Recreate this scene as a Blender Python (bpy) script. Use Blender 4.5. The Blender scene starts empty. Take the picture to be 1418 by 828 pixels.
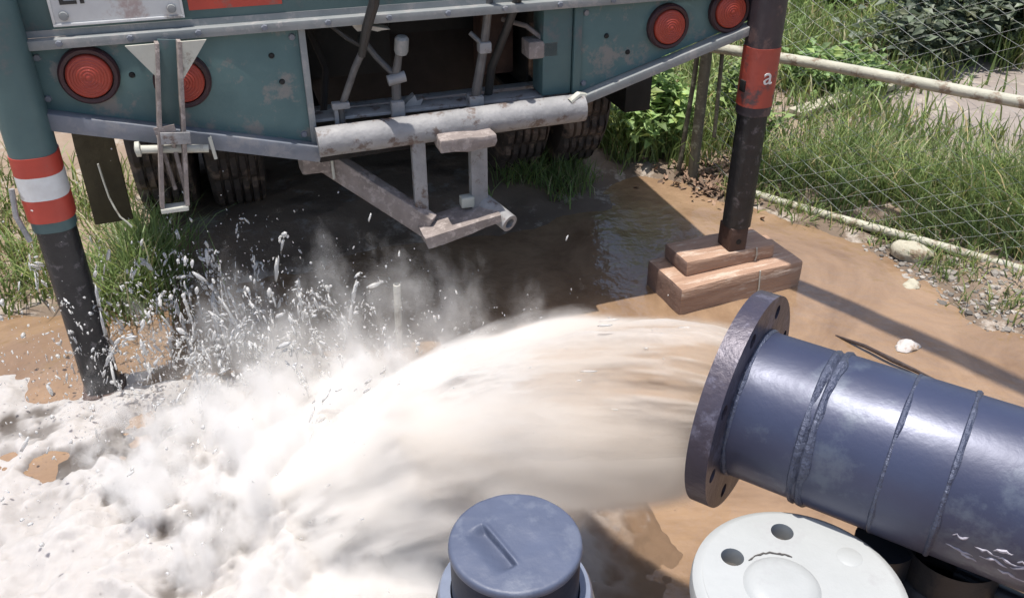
import bpy, bmesh, math, random
import numpy as np
from mathutils import Vector, Matrix

R = math.radians
random.seed(7)
RNG = np.random.default_rng(11)
scene = bpy.context.scene
COL = scene.collection

# ------------------------------------------------------------------ camera
cd = bpy.data.cameras.new('camera')
cam = bpy.data.objects.new('camera', cd)
COL.objects.link(cam)
cam.location = (0, 0, 1.8)
cam.rotation_euler = (R(90 - 31.4), 0, 0)
cd.sensor_width = 36
cd.lens = 31.18
cd.clip_start = .02
cd.clip_end = 2000
scene.camera = cam

# ------------------------------------------------------------------ sky, sun, exposure
LIGHT_DIR = Vector((.10, .05, -1)).normalized()
w = bpy.data.worlds.new('World')
scene.world = w
w.use_nodes = True
nt = w.node_tree
sky = nt.nodes.new('ShaderNodeTexSky')
sky.sky_type = 'NISHITA'
sky.sun_disc = False
sky.sun_elevation = R(83.6)
sky.sun_rotation = math.atan2(-.10, -.05)
sky.dust_density = 2.0
nt.links.new(sky.outputs[0], nt.nodes['Background'].inputs[0])
nt.nodes['Background'].inputs[1].default_value = .13
sd = bpy.data.lights.new('sun', 'SUN')
sd.energy = 4.0
sd.angle = R(.6)
sd.color = (1, .96, .9)
sun = bpy.data.objects.new('sun', sd)
COL.objects.link(sun)
sun.location = (-2, 2, 14)
sun.rotation_euler = LIGHT_DIR.to_track_quat('-Z', 'Y').to_euler()
scene.view_settings.view_transform = 'Standard'
scene.view_settings.look = 'None'
scene.view_settings.gamma = 1
scene.cycles.volume_bounces = 4
scene.cycles.volume_step_rate = 1.0
scene.view_settings.exposure = .5


# ------------------------------------------------------------------ noise
def _h(ix, iy, iz, seed):
    n = (ix.astype(np.int64) * 374761393 + iy.astype(np.int64) * 668265263 + iz.astype(np.int64) * 2147483647 + seed * 1274126177) & 0xffffffff
    n = ((n ^ (n >> 13)) * 1274126177) & 0xffffffff
    n = ((n ^ (n >> 16)) * 2246822519) & 0xffffffff
    return ((n ^ (n >> 15)) & 0xffffff) / float(0xffffff)


def vnoise(x, y, z=None, seed=0):
    x = np.asarray(x, float); y = np.asarray(y, float)
    z = np.zeros_like(x) if z is None else np.asarray(z, float)
    ix, iy, iz = np.floor(x), np.floor(y), np.floor(z)
    fx, fy, fz = x - ix, y - iy, z - iz
    fx = fx * fx * fx * (fx * (fx * 6 - 15) + 10)
    fy = fy * fy * fy * (fy * (fy * 6 - 15) + 10)
    fz = fz * fz * (3 - 2 * fz)
    r = 0
    for a in (0, 1):
        for b in (0, 1):
            for c in (0, 1):
                r = r + _h(ix + a, iy + b, iz + c, seed) * (fx if a else 1 - fx) * (fy if b else 1 - fy) * (fz if c else 1 - fz)
    return r


def fbm(x, y, z=None, oct=4, seed=0, gain=.5):
    r, a, t = 0, 1., 0.
    for o in range(oct):
        k = 2.03 ** o
        r = r + a * vnoise(x * k + 13.7 * o, y * k - 7.1 * o, None if z is None else z * k, seed + o)
        t += a
        a *= gain
    return r / t


def ss(a, b, x):
    t = np.clip((x - a) / (b - a), 0, 1)
    return t * t * (3 - 2 * t)


# ------------------------------------------------------------------ materials
MATS = {}


def mat(name, c1, c2=None, rough=.6, metal=0., scale=8., bump=.15, bscale=40., spec=.5, attr=None, wear=None, wear_amt=.5, wscale=12., stretch=(1, 1, 1), rvar=.15):
    """procedural Principled: two colours mixed by noise, an optional third colour as wear blotches, bump"""
    m = bpy.data.materials.new(name)
    m.use_nodes = True
    n, l = m.node_tree.nodes, m.node_tree.links
    p = n['Principled BSDF']
    tc = n.new('ShaderNodeTexCoord')
    mp = n.new('ShaderNodeMapping')
    mp.inputs['Scale'].default_value = stretch
    l.new(tc.outputs['Object'], mp.inputs['Vector'])
    def noise(s, d=5, r=.6):
        t = n.new('ShaderNodeTexNoise')
        t.inputs['Scale'].default_value = s
        t.inputs['Detail'].default_value = d
        t.inputs['Roughness'].default_value = r
        l.new(mp.outputs[0], t.inputs['Vector'])
        return t
    c2 = c2 or tuple(v * .7 for v in c1)
    t1 = noise(scale)
    rp = n.new('ShaderNodeValToRGB')
    rp.color_ramp.elements[0].position = .3
    rp.color_ramp.elements[1].position = .7
    rp.color_ramp.elements[0].color = (*c1, 1)
    rp.color_ramp.elements[1].color = (*c2, 1)
    l.new(t1.outputs[0], rp.inputs[0])
    out = rp.outputs[0]
    if attr:
        at = n.new('ShaderNodeAttribute')
        at.attribute_name = attr
        mx = n.new('ShaderNodeMix'); mx.data_type = 'RGBA'; mx.blend_type = 'MULTIPLY'
        mx.inputs[0].default_value = 1
        l.new(out, mx.inputs[6]); l.new(at.outputs['Color'], mx.inputs[7])
        out = mx.outputs[2]
    if wear:
        t2 = noise(wscale, 8, .7)
        r2 = n.new('ShaderNodeValToRGB')
        r2.color_ramp.elements[0].position = 1 - wear_amt - .05 if wear_amt > .5 else .62 - wear_amt * .25
        r2.color_ramp.elements[1].position = r2.color_ramp.elements[0].position + .08
        l.new(t2.outputs[0], r2.inputs[0])
        mx = n.new('ShaderNodeMix'); mx.data_type = 'RGBA'
        l.new(r2.outputs[0], mx.inputs[0])
        l.new(out, mx.inputs[6]); mx.inputs[7].default_value = (*wear, 1)
        out = mx.outputs[2]
    l.new(out, p.inputs['Base Color'])
    p.inputs['Metallic'].default_value = metal
    p.inputs['Specular IOR Level'].default_value = spec
    mr = n.new('ShaderNodeMapRange')
    mr.inputs[3].default_value = max(.02, rough - rvar); mr.inputs[4].default_value = min(1, rough + rvar)
    l.new(t1.outputs[0], mr.inputs[0]); l.new(mr.outputs[0], p.inputs['Roughness'])
    if bump:
        b = n.new('ShaderNodeBump')
        b.inputs['Strength'].default_value = bump
        b.inputs['Distance'].default_value = .01
        tb = noise(bscale, 6)
        l.new(tb.outputs[0], b.inputs['Height']); l.new(b.outputs[0], p.inputs['Normal'])
    MATS[name] = m
    return m


TEAL = mat('teal paint', (.082, .142, .142), (.058, .104, .106), .5, scale=5, bump=.1, wear=(.12, .125, .125), wear_amt=.3, wscale=5)
TEAL2 = mat('teal paint dusty', (.102, .18, .178), (.07, .126, .128), .55, scale=4, bump=.1, wear=(.20, .195, .18), wear_amt=.36, wscale=9)
GREYRAIL = mat('grey worn paint', (.27, .275, .27), (.19, .205, .205), .5, scale=9, bump=.15, wear=(.3, .29, .28), wear_amt=.35, wscale=20)
TRIM = mat('blue grey trim', (.19, .20, .23), (.13, .145, .17), .5, scale=10, bump=.15, wear=(.22, .22, .23), wear_amt=.3)
CREAM = mat('cream paint', (.52, .51, .44), (.42, .41, .35), .6, scale=12, bump=.12, wear=(.25, .22, .18), wear_amt=.2)
PINKRUST = mat('mud caked steel', (.28, .235, .215), (.17, .14, .125), .75, scale=14, bump=.5, bscale=55, wear=(.34, .29, .265), wear_amt=.42, wscale=30)
DUSTSTEEL = mat('dusty grey steel', (.32, .31, .305), (.21, .205, .205), .6, scale=14, bump=.3, bscale=60, wear=(.13, .095, .08), wear_amt=.3, wscale=18)
LEVER = mat('lever steel', (.16, .155, .15), (.09, .085, .085), .55, metal=.3, scale=20, bump=.2)
DARKSTEEL = mat('oily dark steel', (.010, .0095, .009), (.006, .006, .006), .7, scale=8, bump=.2)
DARKRED = mat('dark oxide steel', (.011, .007, .006), (.007, .005, .0045), .8, scale=9, bump=.3)
OLIVE = mat('olive flap', (.055, .043, .018), (.035, .027, .012), .75, scale=12, bump=.3)
BLACKLEG = mat('black leg paint', (.024, .022, .024), (.013, .013, .014), .42, scale=18, bump=.35, bscale=50, wear=(.10, .09, .095), wear_amt=.22, wscale=22)
RUST = mat('rusty brown steel', (.085, .045, .032), (.05, .028, .022), .7, scale=18, bump=.4)
MAROON = mat('maroon sleeve paint', (.055, .04, .045), (.035, .028, .033), .5, scale=10, bump=.2, wear=(.11, .07, .065), wear_amt=.3)
REDTAPE = mat('red reflective tape', (.50, .062, .038), (.38, .048, .032), .45, scale=9, bump=.1, wear=(.28, .10, .08), wear_amt=.2)
FADED = mat('faded red paint', (.42, .07, .042), (.30, .06, .045), .5, scale=7, bump=.2, wear=(.10, .06, .06), wear_amt=.42, wscale=9)
WHITETAPE = mat('white reflective tape', (.72, .72, .70), (.6, .58, .55), .45, scale=25, bump=.1, wear=(.3, .28, .26), wear_amt=.18)
LENS = mat('red lamp lens', (.40, .055, .03), (.28, .038, .022), .4, scale=9, bump=.3, bscale=120)
LAMPRIM = mat('dark lamp rim', (.03, .014, .018), (.055, .018, .02), .55, bump=.1)
PLATE = mat('plate white', (.62, .63, .62), (.5, .5, .5), .35, scale=7, bump=.08, wear=(.42, .34, .32), wear_amt=.3, wscale=6)
INK = mat('black print', (.02, .02, .02), (.03, .03, .03), .5, bump=0)
RUBBER = mat('tyre rubber', (.045, .036, .032), (.08, .058, .046), .85, scale=6, bump=.4, bscale=30, wear=(.20, .14, .105), wear_amt=.5, wscale=5)
HOSE = mat('black hose', (.02, .02, .02), (.035, .032, .03), .5, scale=20, bump=.15)
RAG = mat('pale rag', (.55, .52, .46), (.45, .42, .38), .9, scale=20, bump=.2)
BLUE = mat('blue black painted steel', (.045, .054, .102), (.032, .038, .078), .44, metal=.25, scale=5, bump=.14, bscale=18, spec=.75, wear=(.075, .09, .13), wear_amt=.36, wscale=5.5, rvar=.14)
BLUEDK = mat('dark purple flange steel', (.05, .045, .068), (.075, .06, .075), .42, metal=.3, scale=10, bump=.3, spec=.6, wear=(.13, .12, .16), wear_amt=.3)
SCUFF = mat('bare scuffed primer', (.48, .45, .49), (.22, .21, .26), .6, scale=30, bump=.3)
WELD = mat('weld bead', (.06, .068, .11), (.10, .112, .16), .4, metal=.4, scale=40, bump=.8, bscale=70)
CAPBLUE = mat('blue plastic cap', (.085, .10, .15), (.062, .075, .118), .5, scale=9, bump=.2, bscale=30, wear=(.10, .115, .16), wear_amt=.3, wscale=16)
CAPDARK = mat('navy barrel', (.010, .014, .030), (.018, .026, .05), .5, scale=6, bump=.1, spec=.2)
COLLAR = mat('pale blue collar', (.20, .225, .29), (.12, .14, .19), .4, scale=10, bump=.15)
WHITEPAINT = mat('white flange paint', (.40, .41, .405), (.33, .34, .335), .5, scale=5, bump=.12, wear=(.33, .33, .33), wear_amt=.2, wscale=8)
HOLE = mat('dark grey brown', (.10, .09, .08), (.05, .045, .045), .8, scale=30, bump=.3)
BLACKRUB = mat('black riser coating', (.012, .014, .018), (.022, .025, .032), .45, scale=7, bump=.2)
BRASS = mat('brass fitting', (.32, .22, .06), (.2, .13, .04), .4, metal=.6, scale=20, bump=.2)
WOOD = mat('muddy timber', (.42, .27, .185), (.30, .18, .12), .75, scale=5, bump=.55, bscale=14, stretch=(1.2, 7, 7), wear=(.52, .40, .31), wear_amt=.3, wscale=4)
WOODEND = mat('cut timber end', (.24, .155, .12), (.16, .105, .085), .8, scale=12, bump=.5)
PALERAIL = mat('weathered pale pipe', (.50, .475, .38), (.38, .37, .30), .7, scale=8, bump=.4, wear=(.24, .18, .13), wear_amt=.42, wscale=16)
GALV = mat('galvanised wire', (.5, .51, .49), (.38, .39, .38), .6, metal=.0, scale=20, bump=0)
POSTM = mat('rusty fence post', (.13, .12, .085), (.075, .06, .045), .75, scale=10, bump=.4, wear=(.26, .25, .18), wear_amt=.32)
STONE = mat('pale stone', (.48, .45, .35), (.36, .33, .25), .85, scale=9, bump=.7, wear=(.25, .18, .12), wear_amt=.4, wscale=14)
STONE2 = mat('white pebble', (.58, .54, .51), (.42, .37, .34), .7, scale=12, bump=.5, wear=(.28, .2, .14), wear_amt=.36, wscale=20)
STICK = mat('dark wet stick', (.05, .03, .025), (.03, .02, .018), .6, scale=30, bump=.5)
GRAVELM = mat('grey gravel', (.23, .21, .185), (.14, .125, .11), .8, scale=3, bump=.4, attr='col')
BLADE = mat('grass blade', (.22, .30, .10), (.17, .245, .08), .55, scale=4, bump=0, attr='col')
LEAF = mat('weed leaf', (.26, .36, .12), (.18, .27, .085), .55, scale=6, bump=0, attr='col')
DKLEAF = mat('dark shrub leaf', (.09, .12, .07), (.055, .08, .048), .5, scale=6, bump=0, attr='col')
STEM = mat('plant stem', (.10, .09, .045), (.07, .06, .035), .8, scale=20, bump=.2)
DEADLEAF = mat('dry leaf litter', (.19, .12, .075), (.11, .07, .05), .8, scale=9, bump=.1, attr='col')
PLANKM = mat('bleached board', (.46, .43, .33), (.34, .31, .24), .8, scale=6, bump=.4, stretch=(1, 6, 6))
for mm in (BLADE, LEAF, DKLEAF):     # thin leaves let some light through
    p = mm.node_tree.nodes['Principled BSDF']
    n, l = mm.node_tree.nodes, mm.node_tree.links
    tr = n.new('ShaderNodeBsdfTranslucent'); ms = n.new('ShaderNodeMixShader')
    ms.inputs[0].default_value = .35
    src = p.inputs['Base Color'].links[0].from_socket
    l.new(src, tr.inputs[0]); l.new(p.outputs[0], ms.inputs[1]); l.new(tr.outputs[0], ms.inputs[2])
    l.new(ms.outputs[0], n['Material Output'].inputs[0])


# ------------------------------------------------------------------ object helpers
def tag(o, label=None, cat=None, group=None, kind=None):
    if label: o['label'] = label
    if cat: o['category'] = cat
    if group: o['group'] = group
    if kind: o['kind'] = kind
    return o


def empty(name, loc=(0, 0, 0), rz=0):
    o = bpy.data.objects.new(name, None)
    COL.objects.link(o)
    o.location = loc
    o.rotation_euler = (0, 0, rz)
    o.empty_display_size = .1
    return o


class MB:
    def __init__(s): s.bm = bmesh.new()
    def box(s, a, b, bev=0., mtx=None):
        lo = [min(p, q) for p, q in zip(a, b)]; hi = [max(p, q) for p, q in zip(a, b)]
        r = bmesh.ops.create_cube(s.bm, size=1)
        for v in r['verts']:
            v.co = Vector([l + (c + .5) * (h - l) for c, l, h in zip(v.co, lo, hi)])
        vs = r['verts']
        if bev:
            es = list({e for v in vs for e in v.link_edges})
            rr = bmesh.ops.bevel(s.bm, geom=es, offset=bev, segments=2, profile=.6, affect='EDGES')
            vs = list({v for f in rr['faces'] for v in f.verts} | {v for v in vs if v.is_valid})
        if mtx is not None:
            bmesh.ops.transform(s.bm, matrix=mtx, verts=vs)
        return s
    def tape(s, a, b, r, k=6):
        """upright tube of rounded-square section"""
        pts = []
        for cx, cy, a0 in ((b[0] - r, b[1] - r, 0), (a[0] + r, b[1] - r, 90), (a[0] + r, a[1] + r, 180), (b[0] - r, a[1] + r, 270)):
            pts += [(cx + r * math.cos(R(a0 + 90 * q / k)), cy + r * math.sin(R(a0 + 90 * q / k))) for q in range(k + 1)]
        lo = [s.bm.verts.new((x, y, a[2])) for x, y in pts]; hi = [s.bm.verts.new((x, y, b[2])) for x, y in pts]
        n = len(pts)
        for q in range(n): s.bm.faces.new((lo[q], lo[(q + 1) % n], hi[(q + 1) % n], hi[q]))
        s.bm.faces.new(lo[::-1]); s.bm.faces.new(hi)
        return s
    def bar(s, p, q, wd, ht, bev=.002):
        """rectangular bar from p to q, wd across, ht in the up-ish direction"""
        p, q = Vector(p), Vector(q); d = q - p; L = d.length
        rot = d.to_track_quat('X', 'Z').to_matrix().to_4x4()
        return s.box((0, -wd / 2, -ht / 2), (L, wd / 2, ht / 2), bev, Matrix.Translation(p) @ rot)
    def ring(s, c, t, r, n, up=None):
        q = Vector(t).to_track_quat('Z', 'Y')
        return [s.bm.verts.new(Vector(c) + q @ Vector((r * math.cos(2 * math.pi * k / n), r * math.sin(2 * math.pi * k / n), 0))) for k in range(n)]
    def tube(s, pts, rad, n=16, caps=True):
        pts = [Vector(p) for p in pts]
        if not hasattr(rad, '__len__'): rad = [rad] * len(pts)
        prev = None; rings = []
        u = None
        for i, p in enumerate(pts):
            t = (pts[min(i + 1, len(pts) - 1)] - pts[max(i - 1, 0)]).normalized()
            if u is None:
                u = t.orthogonal().normalized()
            u = (u - t * u.dot(t)).normalized(); v = t.cross(u)
            rings.append([s.bm.verts.new(p + (u * math.cos(2 * math.pi * k / n) + v * math.sin(2 * math.pi * k / n)) * rad[i]) for k in range(n)])
        for a, b in zip(rings, rings[1:]):
            for k in range(n):
                s.bm.faces.new((a[k], a[(k + 1) % n], b[(k + 1) % n], b[k]))
        if caps:
            s.bm.faces.new(rings[0][::-1]); s.bm.faces.new(rings[-1])
        return s
    def lathe(s, prof, axis_p, axis_d, n=48, close=False, x=None):
        """profile of (radius, along) swept round an axis"""
        p0 = Vector(axis_p); d = Vector(axis_d).normalized(); u = Vector(x) if x else d.orthogonal().normalized(); v = d.cross(u)
        rings = []
        for r, a in prof:
            if r < 1e-6:
                rings.append([s.bm.verts.new(p0 + d * a)])
            else:
                rings.append([s.bm.verts.new(p0 + d * a + (u * math.cos(2 * math.pi * k / n) + v * math.sin(2 * math.pi * k / n)) * r) for k in range(n)])
        pairs = list(zip(rings, rings[1:])) + ([(rings[-1], rings[0])] if close else [])
        for a, b in pairs:
            for k in range(n):
                k2 = (k + 1) % n
                if len(a) == 1 and len(b) == 1: continue
                if len(a) == 1: s.bm.faces.new((a[0], b[k2], b[k]))
                elif len(b) == 1: s.bm.faces.new((a[k], a[k2], b[0]))
                else: s.bm.faces.new((a[k], a[k2], b[k2], b[k]))
        return s
    def prism(s, poly, d0, d1, bev=0.):
        """polygon of (x, z) extruded along y from d0 to d1"""
        a = [s.bm.verts.new((x, d0, z)) for x, z in poly]; b = [s.bm.verts.new((x, d1, z)) for x, z in poly]
        fs = [s.bm.faces.new(a), s.bm.faces.new(b[::-1])]
        n = len(poly)
        for k in range(n):
            fs.append(s.bm.faces.new((a[k], b[k], b[(k + 1) % n], a[(k + 1) % n])))
        if bev:
            bmesh.ops.bevel(s.bm, geom=list({e for f in fs for e in f.edges}), offset=bev, segments=2, profile=.6, affect='EDGES')
        return s
    def wobble(s, amp, sc, seed=0):
        co = np.array([v.co[:] for v in s.bm.verts])
        for ax in range(3):
            n = fbm(co[:, 0] * sc + 31 * ax, co[:, 1] * sc, co[:, 2] * sc, 3, seed + ax) - .5
            for v, k in zip(s.bm.verts, n): v.co[ax] += float(k) * 2 * amp
        return s
    def sub(s, cuts=2):
        bmesh.ops.subdivide_edges(s.bm, edges=s.bm.edges[:], cuts=cuts, use_grid_fill=True)
        return s
    def build(s, name, m, parent=None, smooth=35):
        bmesh.ops.recalc_face_normals(s.bm, faces=s.bm.faces[:])
        me = bpy.data.meshes.new(name)
        s.bm.to_mesh(me); s.bm.free()
        me.materials.append(m)
        if smooth:
            me.polygons.foreach_set('use_smooth', [True] * len(me.polygons))
            me.set_sharp_from_angle(angle=R(smooth))
        o = bpy.data.objects.new(name, me)
        COL.objects.link(o)
        o.parent = parent
        return o


def fast(name, V, F, m, parent=None, col=None, smooth=False):
    """mesh from numpy arrays; F is (n,3) or (n,4); col is per-vertex rgb"""
    me = bpy.data.meshes.new(name)
    V = np.asarray(V, np.float32); F = np.asarray(F, np.int32)
    k = F.shape[1]
    me.vertices.add(len(V)); me.vertices.foreach_set('co', V.ravel())
    me.loops.add(F.size); me.loops.foreach_set('vertex_index', F.ravel())
    me.polygons.add(len(F)); me.polygons.foreach_set('loop_start', np.arange(0, F.size, k, dtype=np.int32))
    me.polygons.foreach_set('use_smooth', np.full(len(F), smooth))
    me.update(calc_edges=True)
    if col is not None:
        a = me.color_attributes.new('col', 'FLOAT_COLOR', 'POINT')
        c = np.ones((len(V), 4), np.float32); c[:, :3] = col
        a.data.foreach_set('color', c.ravel())
    me.materials.append(m)
    me.validate()
    o = bpy.data.objects.new(name, me)
    COL.objects.link(o)
    o.parent = parent
    return o


def text_mesh(name, body, size, m, parent, mtx, extrude=.0015):
    cu = bpy.data.curves.new(name, 'FONT')
    cu.body = body; cu.size = size; cu.extrude = extrude
    t = bpy.data.objects.new(name, cu)
    COL.objects.link(t)
    bpy.context.view_layer.update()
    me = bpy.data.meshes.new_from_object(t.evaluated_get(bpy.context.evaluated_depsgraph_get()))
    bpy.data.objects.remove(t)
    me.transform(mtx)
    me.materials.clear(); me.materials.append(m)
    o = bpy.data.objects.new(name, me)
    COL.objects.link(o)
    o.parent = parent
    return o


# ------------------------------------------------------------------ the ground and the flooded hollow
POND = [(-9, 2.2), (-3, 2.45), (-2.1, 2.72), (-1.75, 2.8), (-1.45, 2.85), (-1.1, 3.05), (-.6, 3.4), (0, 3.5), (.42, 3.75), (.62, 4.15), (.78, 4.1),
        (1.02, 3.82), (1.22, 3.62), (1.36, 3.55), (1.52, 3.42), (1.64, 3.28), (1.66, 3.05), (1.62, 2.9), (1.85, 2.66), (2.3, 2.3), (3.2, 1.6), (4, -2.5), (-9, -2.5)]


def pond_sd(x, y):
    """signed distance to the shoreline, negative in the water"""
    best = np.full(x.shape, 1e9); inside = np.zeros(x.shape, bool)
    n = len(POND)
    for i in range(n):
        ax, ay = POND[i]; bx, by = POND[(i + 1) % n]
        dx, dy = bx - ax, by - ay
        t = np.clip(((x - ax) * dx + (y - ay) * dy) / (dx * dx + dy * dy), 0, 1)
        best = np.minimum(best, np.hypot(x - ax - t * dx, y - ay - t * dy))
        c = ((ay > y) != (by > y)) & (x < (bx - ax) * (y - ay) / ((by - ay) + 1e-12) + ax)
        inside ^= c
    return np.where(inside, -best, best)


def ground_z(x, y):
    x = np.asarray(x, float); y = np.asarray(y, float)
    sdv = pond_sd(x, y) + (fbm(x * 4, y * 4, oct=4, seed=3) - .5) * .16
    z = np.where(sdv < 0, np.maximum(sdv * .35, -.07), np.minimum(sdv * .16, .05 + .01 * np.minimum(sdv, 4)))
    near = np.exp(-((x / 5) ** 2 + ((y - 3) / 5) ** 2))
    z = z + (fbm(x * 9, y * 9, oct=4, seed=5) - .5) * .03 * near + (fbm(x * .5, y * .5, oct=3, seed=8) - .5) * .12 * ss(.5, 3, sdv)
    return z


xs = np.concatenate([np.linspace(-400, -12, 14), np.linspace(-11, -2.6, 60), np.linspace(-2.56, 4.5, 190), np.linspace(4.6, 12, 60), np.linspace(13, 400, 14)])
ys = np.concatenate([np.linspace(-60, -3, 8), np.linspace(-2.8, 1.9, 40), np.linspace(1.94, 6.2, 120), np.linspace(6.3, 14, 70), np.linspace(15, 600, 16)])
gx, gy = np.meshgrid(xs, ys)
gz = ground_z(gx, gy)
nx, ny = len(xs), len(ys)
idx = np.arange(nx * ny).reshape(ny, nx)
F = np.stack([idx[:-1, :-1], idx[:-1, 1:], idx[1:, 1:], idx[1:, :-1]], -1).reshape(-1, 4)
GROUND = mat('sandy soil', (.30, .225, .165), (.22, .16, .115), .85, scale=3, bump=.6, bscale=22, attr='col', wear=(.36, .31, .26), wear_amt=.3, wscale=5)
sdg = pond_sd(gx, gy)
wet = ss(.35, .0, gz * 6) * .45          # soaked soil close to the water line is darker
gcol = np.stack([1 - wet, 1 - wet * 1.02, 1 - wet * 1.05], -1)
grey = (ss(1.2, 2.6, gx) * ss(3.6, 4.6, gy) * ss(7.0, 5.6, gy))[..., None]
gcol = gcol * (1 - grey) + np.array([.98, 1.12, 1.35]) * grey
g = fast('ground', np.stack([gx, gy, gz], -1).reshape(-1, 3), F, GROUND, col=gcol.reshape(-1, 3), smooth=True)
tag(g, 'sandy soil round the flooded hollow', kind='structure')

# muddy water: one sheet with gentle ripples
mw = bpy.data.materials.new('muddy water')
mw.use_nodes = True
n, l = mw.node_tree.nodes, mw.node_tree.links
p = n['Principled BSDF']
tc = n.new('ShaderNodeTexCoord')
t1 = n.new('ShaderNodeTexNoise'); t1.inputs['Scale'].default_value = 1.5; t1.inputs['Detail'].default_value = 9; t1.inputs['Distortion'].default_value = 2.2; t1.inputs['Roughness'].default_value = .65
l.new(tc.outputs['Object'], t1.inputs['Vector'])
rp = n.new('ShaderNodeValToRGB')
rp.color_ramp.elements[0].position = .32; rp.color_ramp.elements[1].position = .68
rp.color_ramp.elements[0].color = (.32, .212, .13, 1); rp.color_ramp.elements[1].color = (.18, .113, .068, 1)
l.new(t1.outputs[0], rp.inputs[0]); l.new(rp.outputs[0], p.inputs['Base Color'])
p.inputs['Roughness'].default_value = .09
t2 = n.new('ShaderNodeTexNoise'); t2.inputs['Scale'].default_value = 14; t2.inputs['Detail'].default_value = 4
l.new(tc.outputs['Object'], t2.inputs['Vector'])
b = n.new('ShaderNodeBump'); b.inputs['Strength'].default_value = .45; b.inputs['Distance'].default_value = .02
l.new(t2.outputs[0], b.inputs['Height']); l.new(b.outputs[0], p.inputs['Normal'])
wx = np.linspace(-9, 4.2, 330); wy = np.linspace(-2.5, 4.4, 180)
X, Y = np.meshgrid(wx, wy)
amp = .007 + .022 * np.exp(-(((X + .6) / 1.1) ** 2 + ((Y - 2.1) / .8) ** 2))
Z = (fbm(X * 5, Y * 5, oct=3, seed=21) - .5) * amp * 2
idx = np.arange(X.size).reshape(X.shape)
F = np.stack([idx[:-1, :-1], idx[:-1, 1:], idx[1:, 1:], idx[1:, :-1]], -1).reshape(-1, 4)
o = fast('muddy_water', np.stack([X, Y, Z], -1).reshape(-1, 3), F, mw, smooth=True)
tag(o, 'brown muddy water flooding the hollow', kind='structure')

# ------------------------------------------------------------------ the drilling truck (local x across the tail, y into the truck)
PHI = R(18)
T0 = Vector((-.28, 2.74, 0))
truck = empty('drill_truck', T0, PHI)
tag(truck, 'teal drilling truck seen from its tail with jacks down', 'truck')


def T(s, d, z):
    return T0 + Vector((math.cos(PHI) * s - math.sin(PHI) * d, math.sin(PHI) * s + math.cos(PHI) * d, z))


# body above the rail
MB().box((-1.09, .0, 1.152), (1.19, .03, 1.50), .004).build('tailboard', TEAL, truck)
MB().box((-1.06, .032, 1.155), (1.15, 6.5, 1.40), .01).build('deck', TEAL, truck)
MB().bar((-1.135, -.02, 1.14), (1.2, -.02, 1.14), .036, .026, .003).build('rail', GREYRAIL, truck)
MB().box((-1.09, -.003, 1.153), (1.19, -.0005, 1.171), 0).build('rail_upstand', GREYRAIL, truck)
# rear side panels with slanting lower edges
MB().prism([(-1.09, 1.127), (-.354, 1.127), (-.354, .765), (-1.09, .955)], .0, .014, .003).build('rear_panel', TEAL2, truck)
MB().prism([(.515, 1.127), (1.2, 1.127), (1.2, 1.045), (.515, .835)], .0, .014, .003).build('rear_panel', TEAL2, truck)
MB().bar((-1.135, -.02, .945), (-.345, -.02, .742), .045, .05, .004).build('lower_trim', TRIM, truck)
MB().bar((.50, -.02, .815), (1.215, -.02, 1.03), .05, .03, .004).build('lower_trim', GREYRAIL, truck)
MB().box((-.366, -.014, .77), (-.346, .03, 1.136), .003).build('panel_edge', GREYRAIL, truck)
MB().box((.503, -.01, .835), (.53, .05, 1.136), .003).build('panel_edge', TEAL, truck)
MB().box((.40, .0, .84), (.50, .10, 1.136), .004).build('opening_post', TEAL, truck)
MB().prism([(.50, .825), (.83, .925), (.83, .90), (.50, .80)], .03, .06, 0).build('panel_stiffener', TRIM, truck)
# number plate with its print, and the red strip beside it
PL = MB().box((-1.003, -.012, 1.183), (-.672, -.006, 1.345), .002).build('number_plate', PLATE, truck)
fr = MB()
for a, bb in (((-1.006, -.016, 1.180), (-.669, -.011, 1.188)), ((-1.006, -.016, 1.340), (-.669, -.011, 1.348)), ((-1.006, -.0162, 1.188), (-.999, -.0112, 1.340)), ((-.676, -.0162, 1.188), (-.669, -.0112, 1.340))):
    fr.box(a, bb, .0015)
fr.build('plate_frame', WHITETAPE, PL)
for sx in (-.975, -.70):
    MB().lathe([(0, -.022), (.011, -.02), (.013, -.0125)], (sx, 0, 1.207), (0, 1, 0), 12).build('plate_bolt', GREYRAIL, PL)
text_mesh('plate_letters', 'LP', .105, INK, PL, Matrix.Translation((-.985, -.0135, 1.2365)) @ Matrix.Rotation(R(90), 4, 'X'), .001)
MB().box((-.655, -.0035, 1.196), (-.40, -.0008, 1.236), 0).build('reflector_strip', REDTAPE, truck)
# tail lamps
for k, (s_, z_, r_) in enumerate([(-.949, 1.043, .08), (-.708, 1.005, .08), (.836, 1.037, .074), (1.06, 1.072, .074)]):
    lm = MB().lathe([(r_, -.001), (r_, -.018), (r_ - .006, -.026), (r_ * .8, -.024), (r_ * .78, -.014), (0, -.014)], (s_, 0, z_), (0, 1, 0), 40).build('tail_lamp', LAMPRIM, truck)
    MB().lathe([(r_ * .76, -.015), (r_ * .74, -.028)] + [(r_ * (.72 - .05 * q), -.030 - .009 * math.sin(q / 14 * math.pi / 2) - (.0018 if q % 2 else 0)) for q in range(14)] + [(0, -.042)], (s_, 0, z_), (0, 1, 0), 40).build('lens', LENS, lm)
for s_, z_ in ((-.84, 1.03), (-.45, 1.05), (-.43, .97), (.62, 1.02), (.70, .96), (1.0, 1.12)):
    MB().lathe([(0, -.006), (.007, -.005), (.009, -.0)], (s_, 0, z_), (0, 1, 0), 10).build('rivet', DARKSTEEL, truck)
for s_ in np.arange(-1.0, 1.15, .18):
    MB().lathe([(0, -.047), (.008, -.046), (.010, -.0385)], (s_, 0, 1.142), (0, 1, 0), 6).build('rail_bolt', TRIM, truck)
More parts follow.
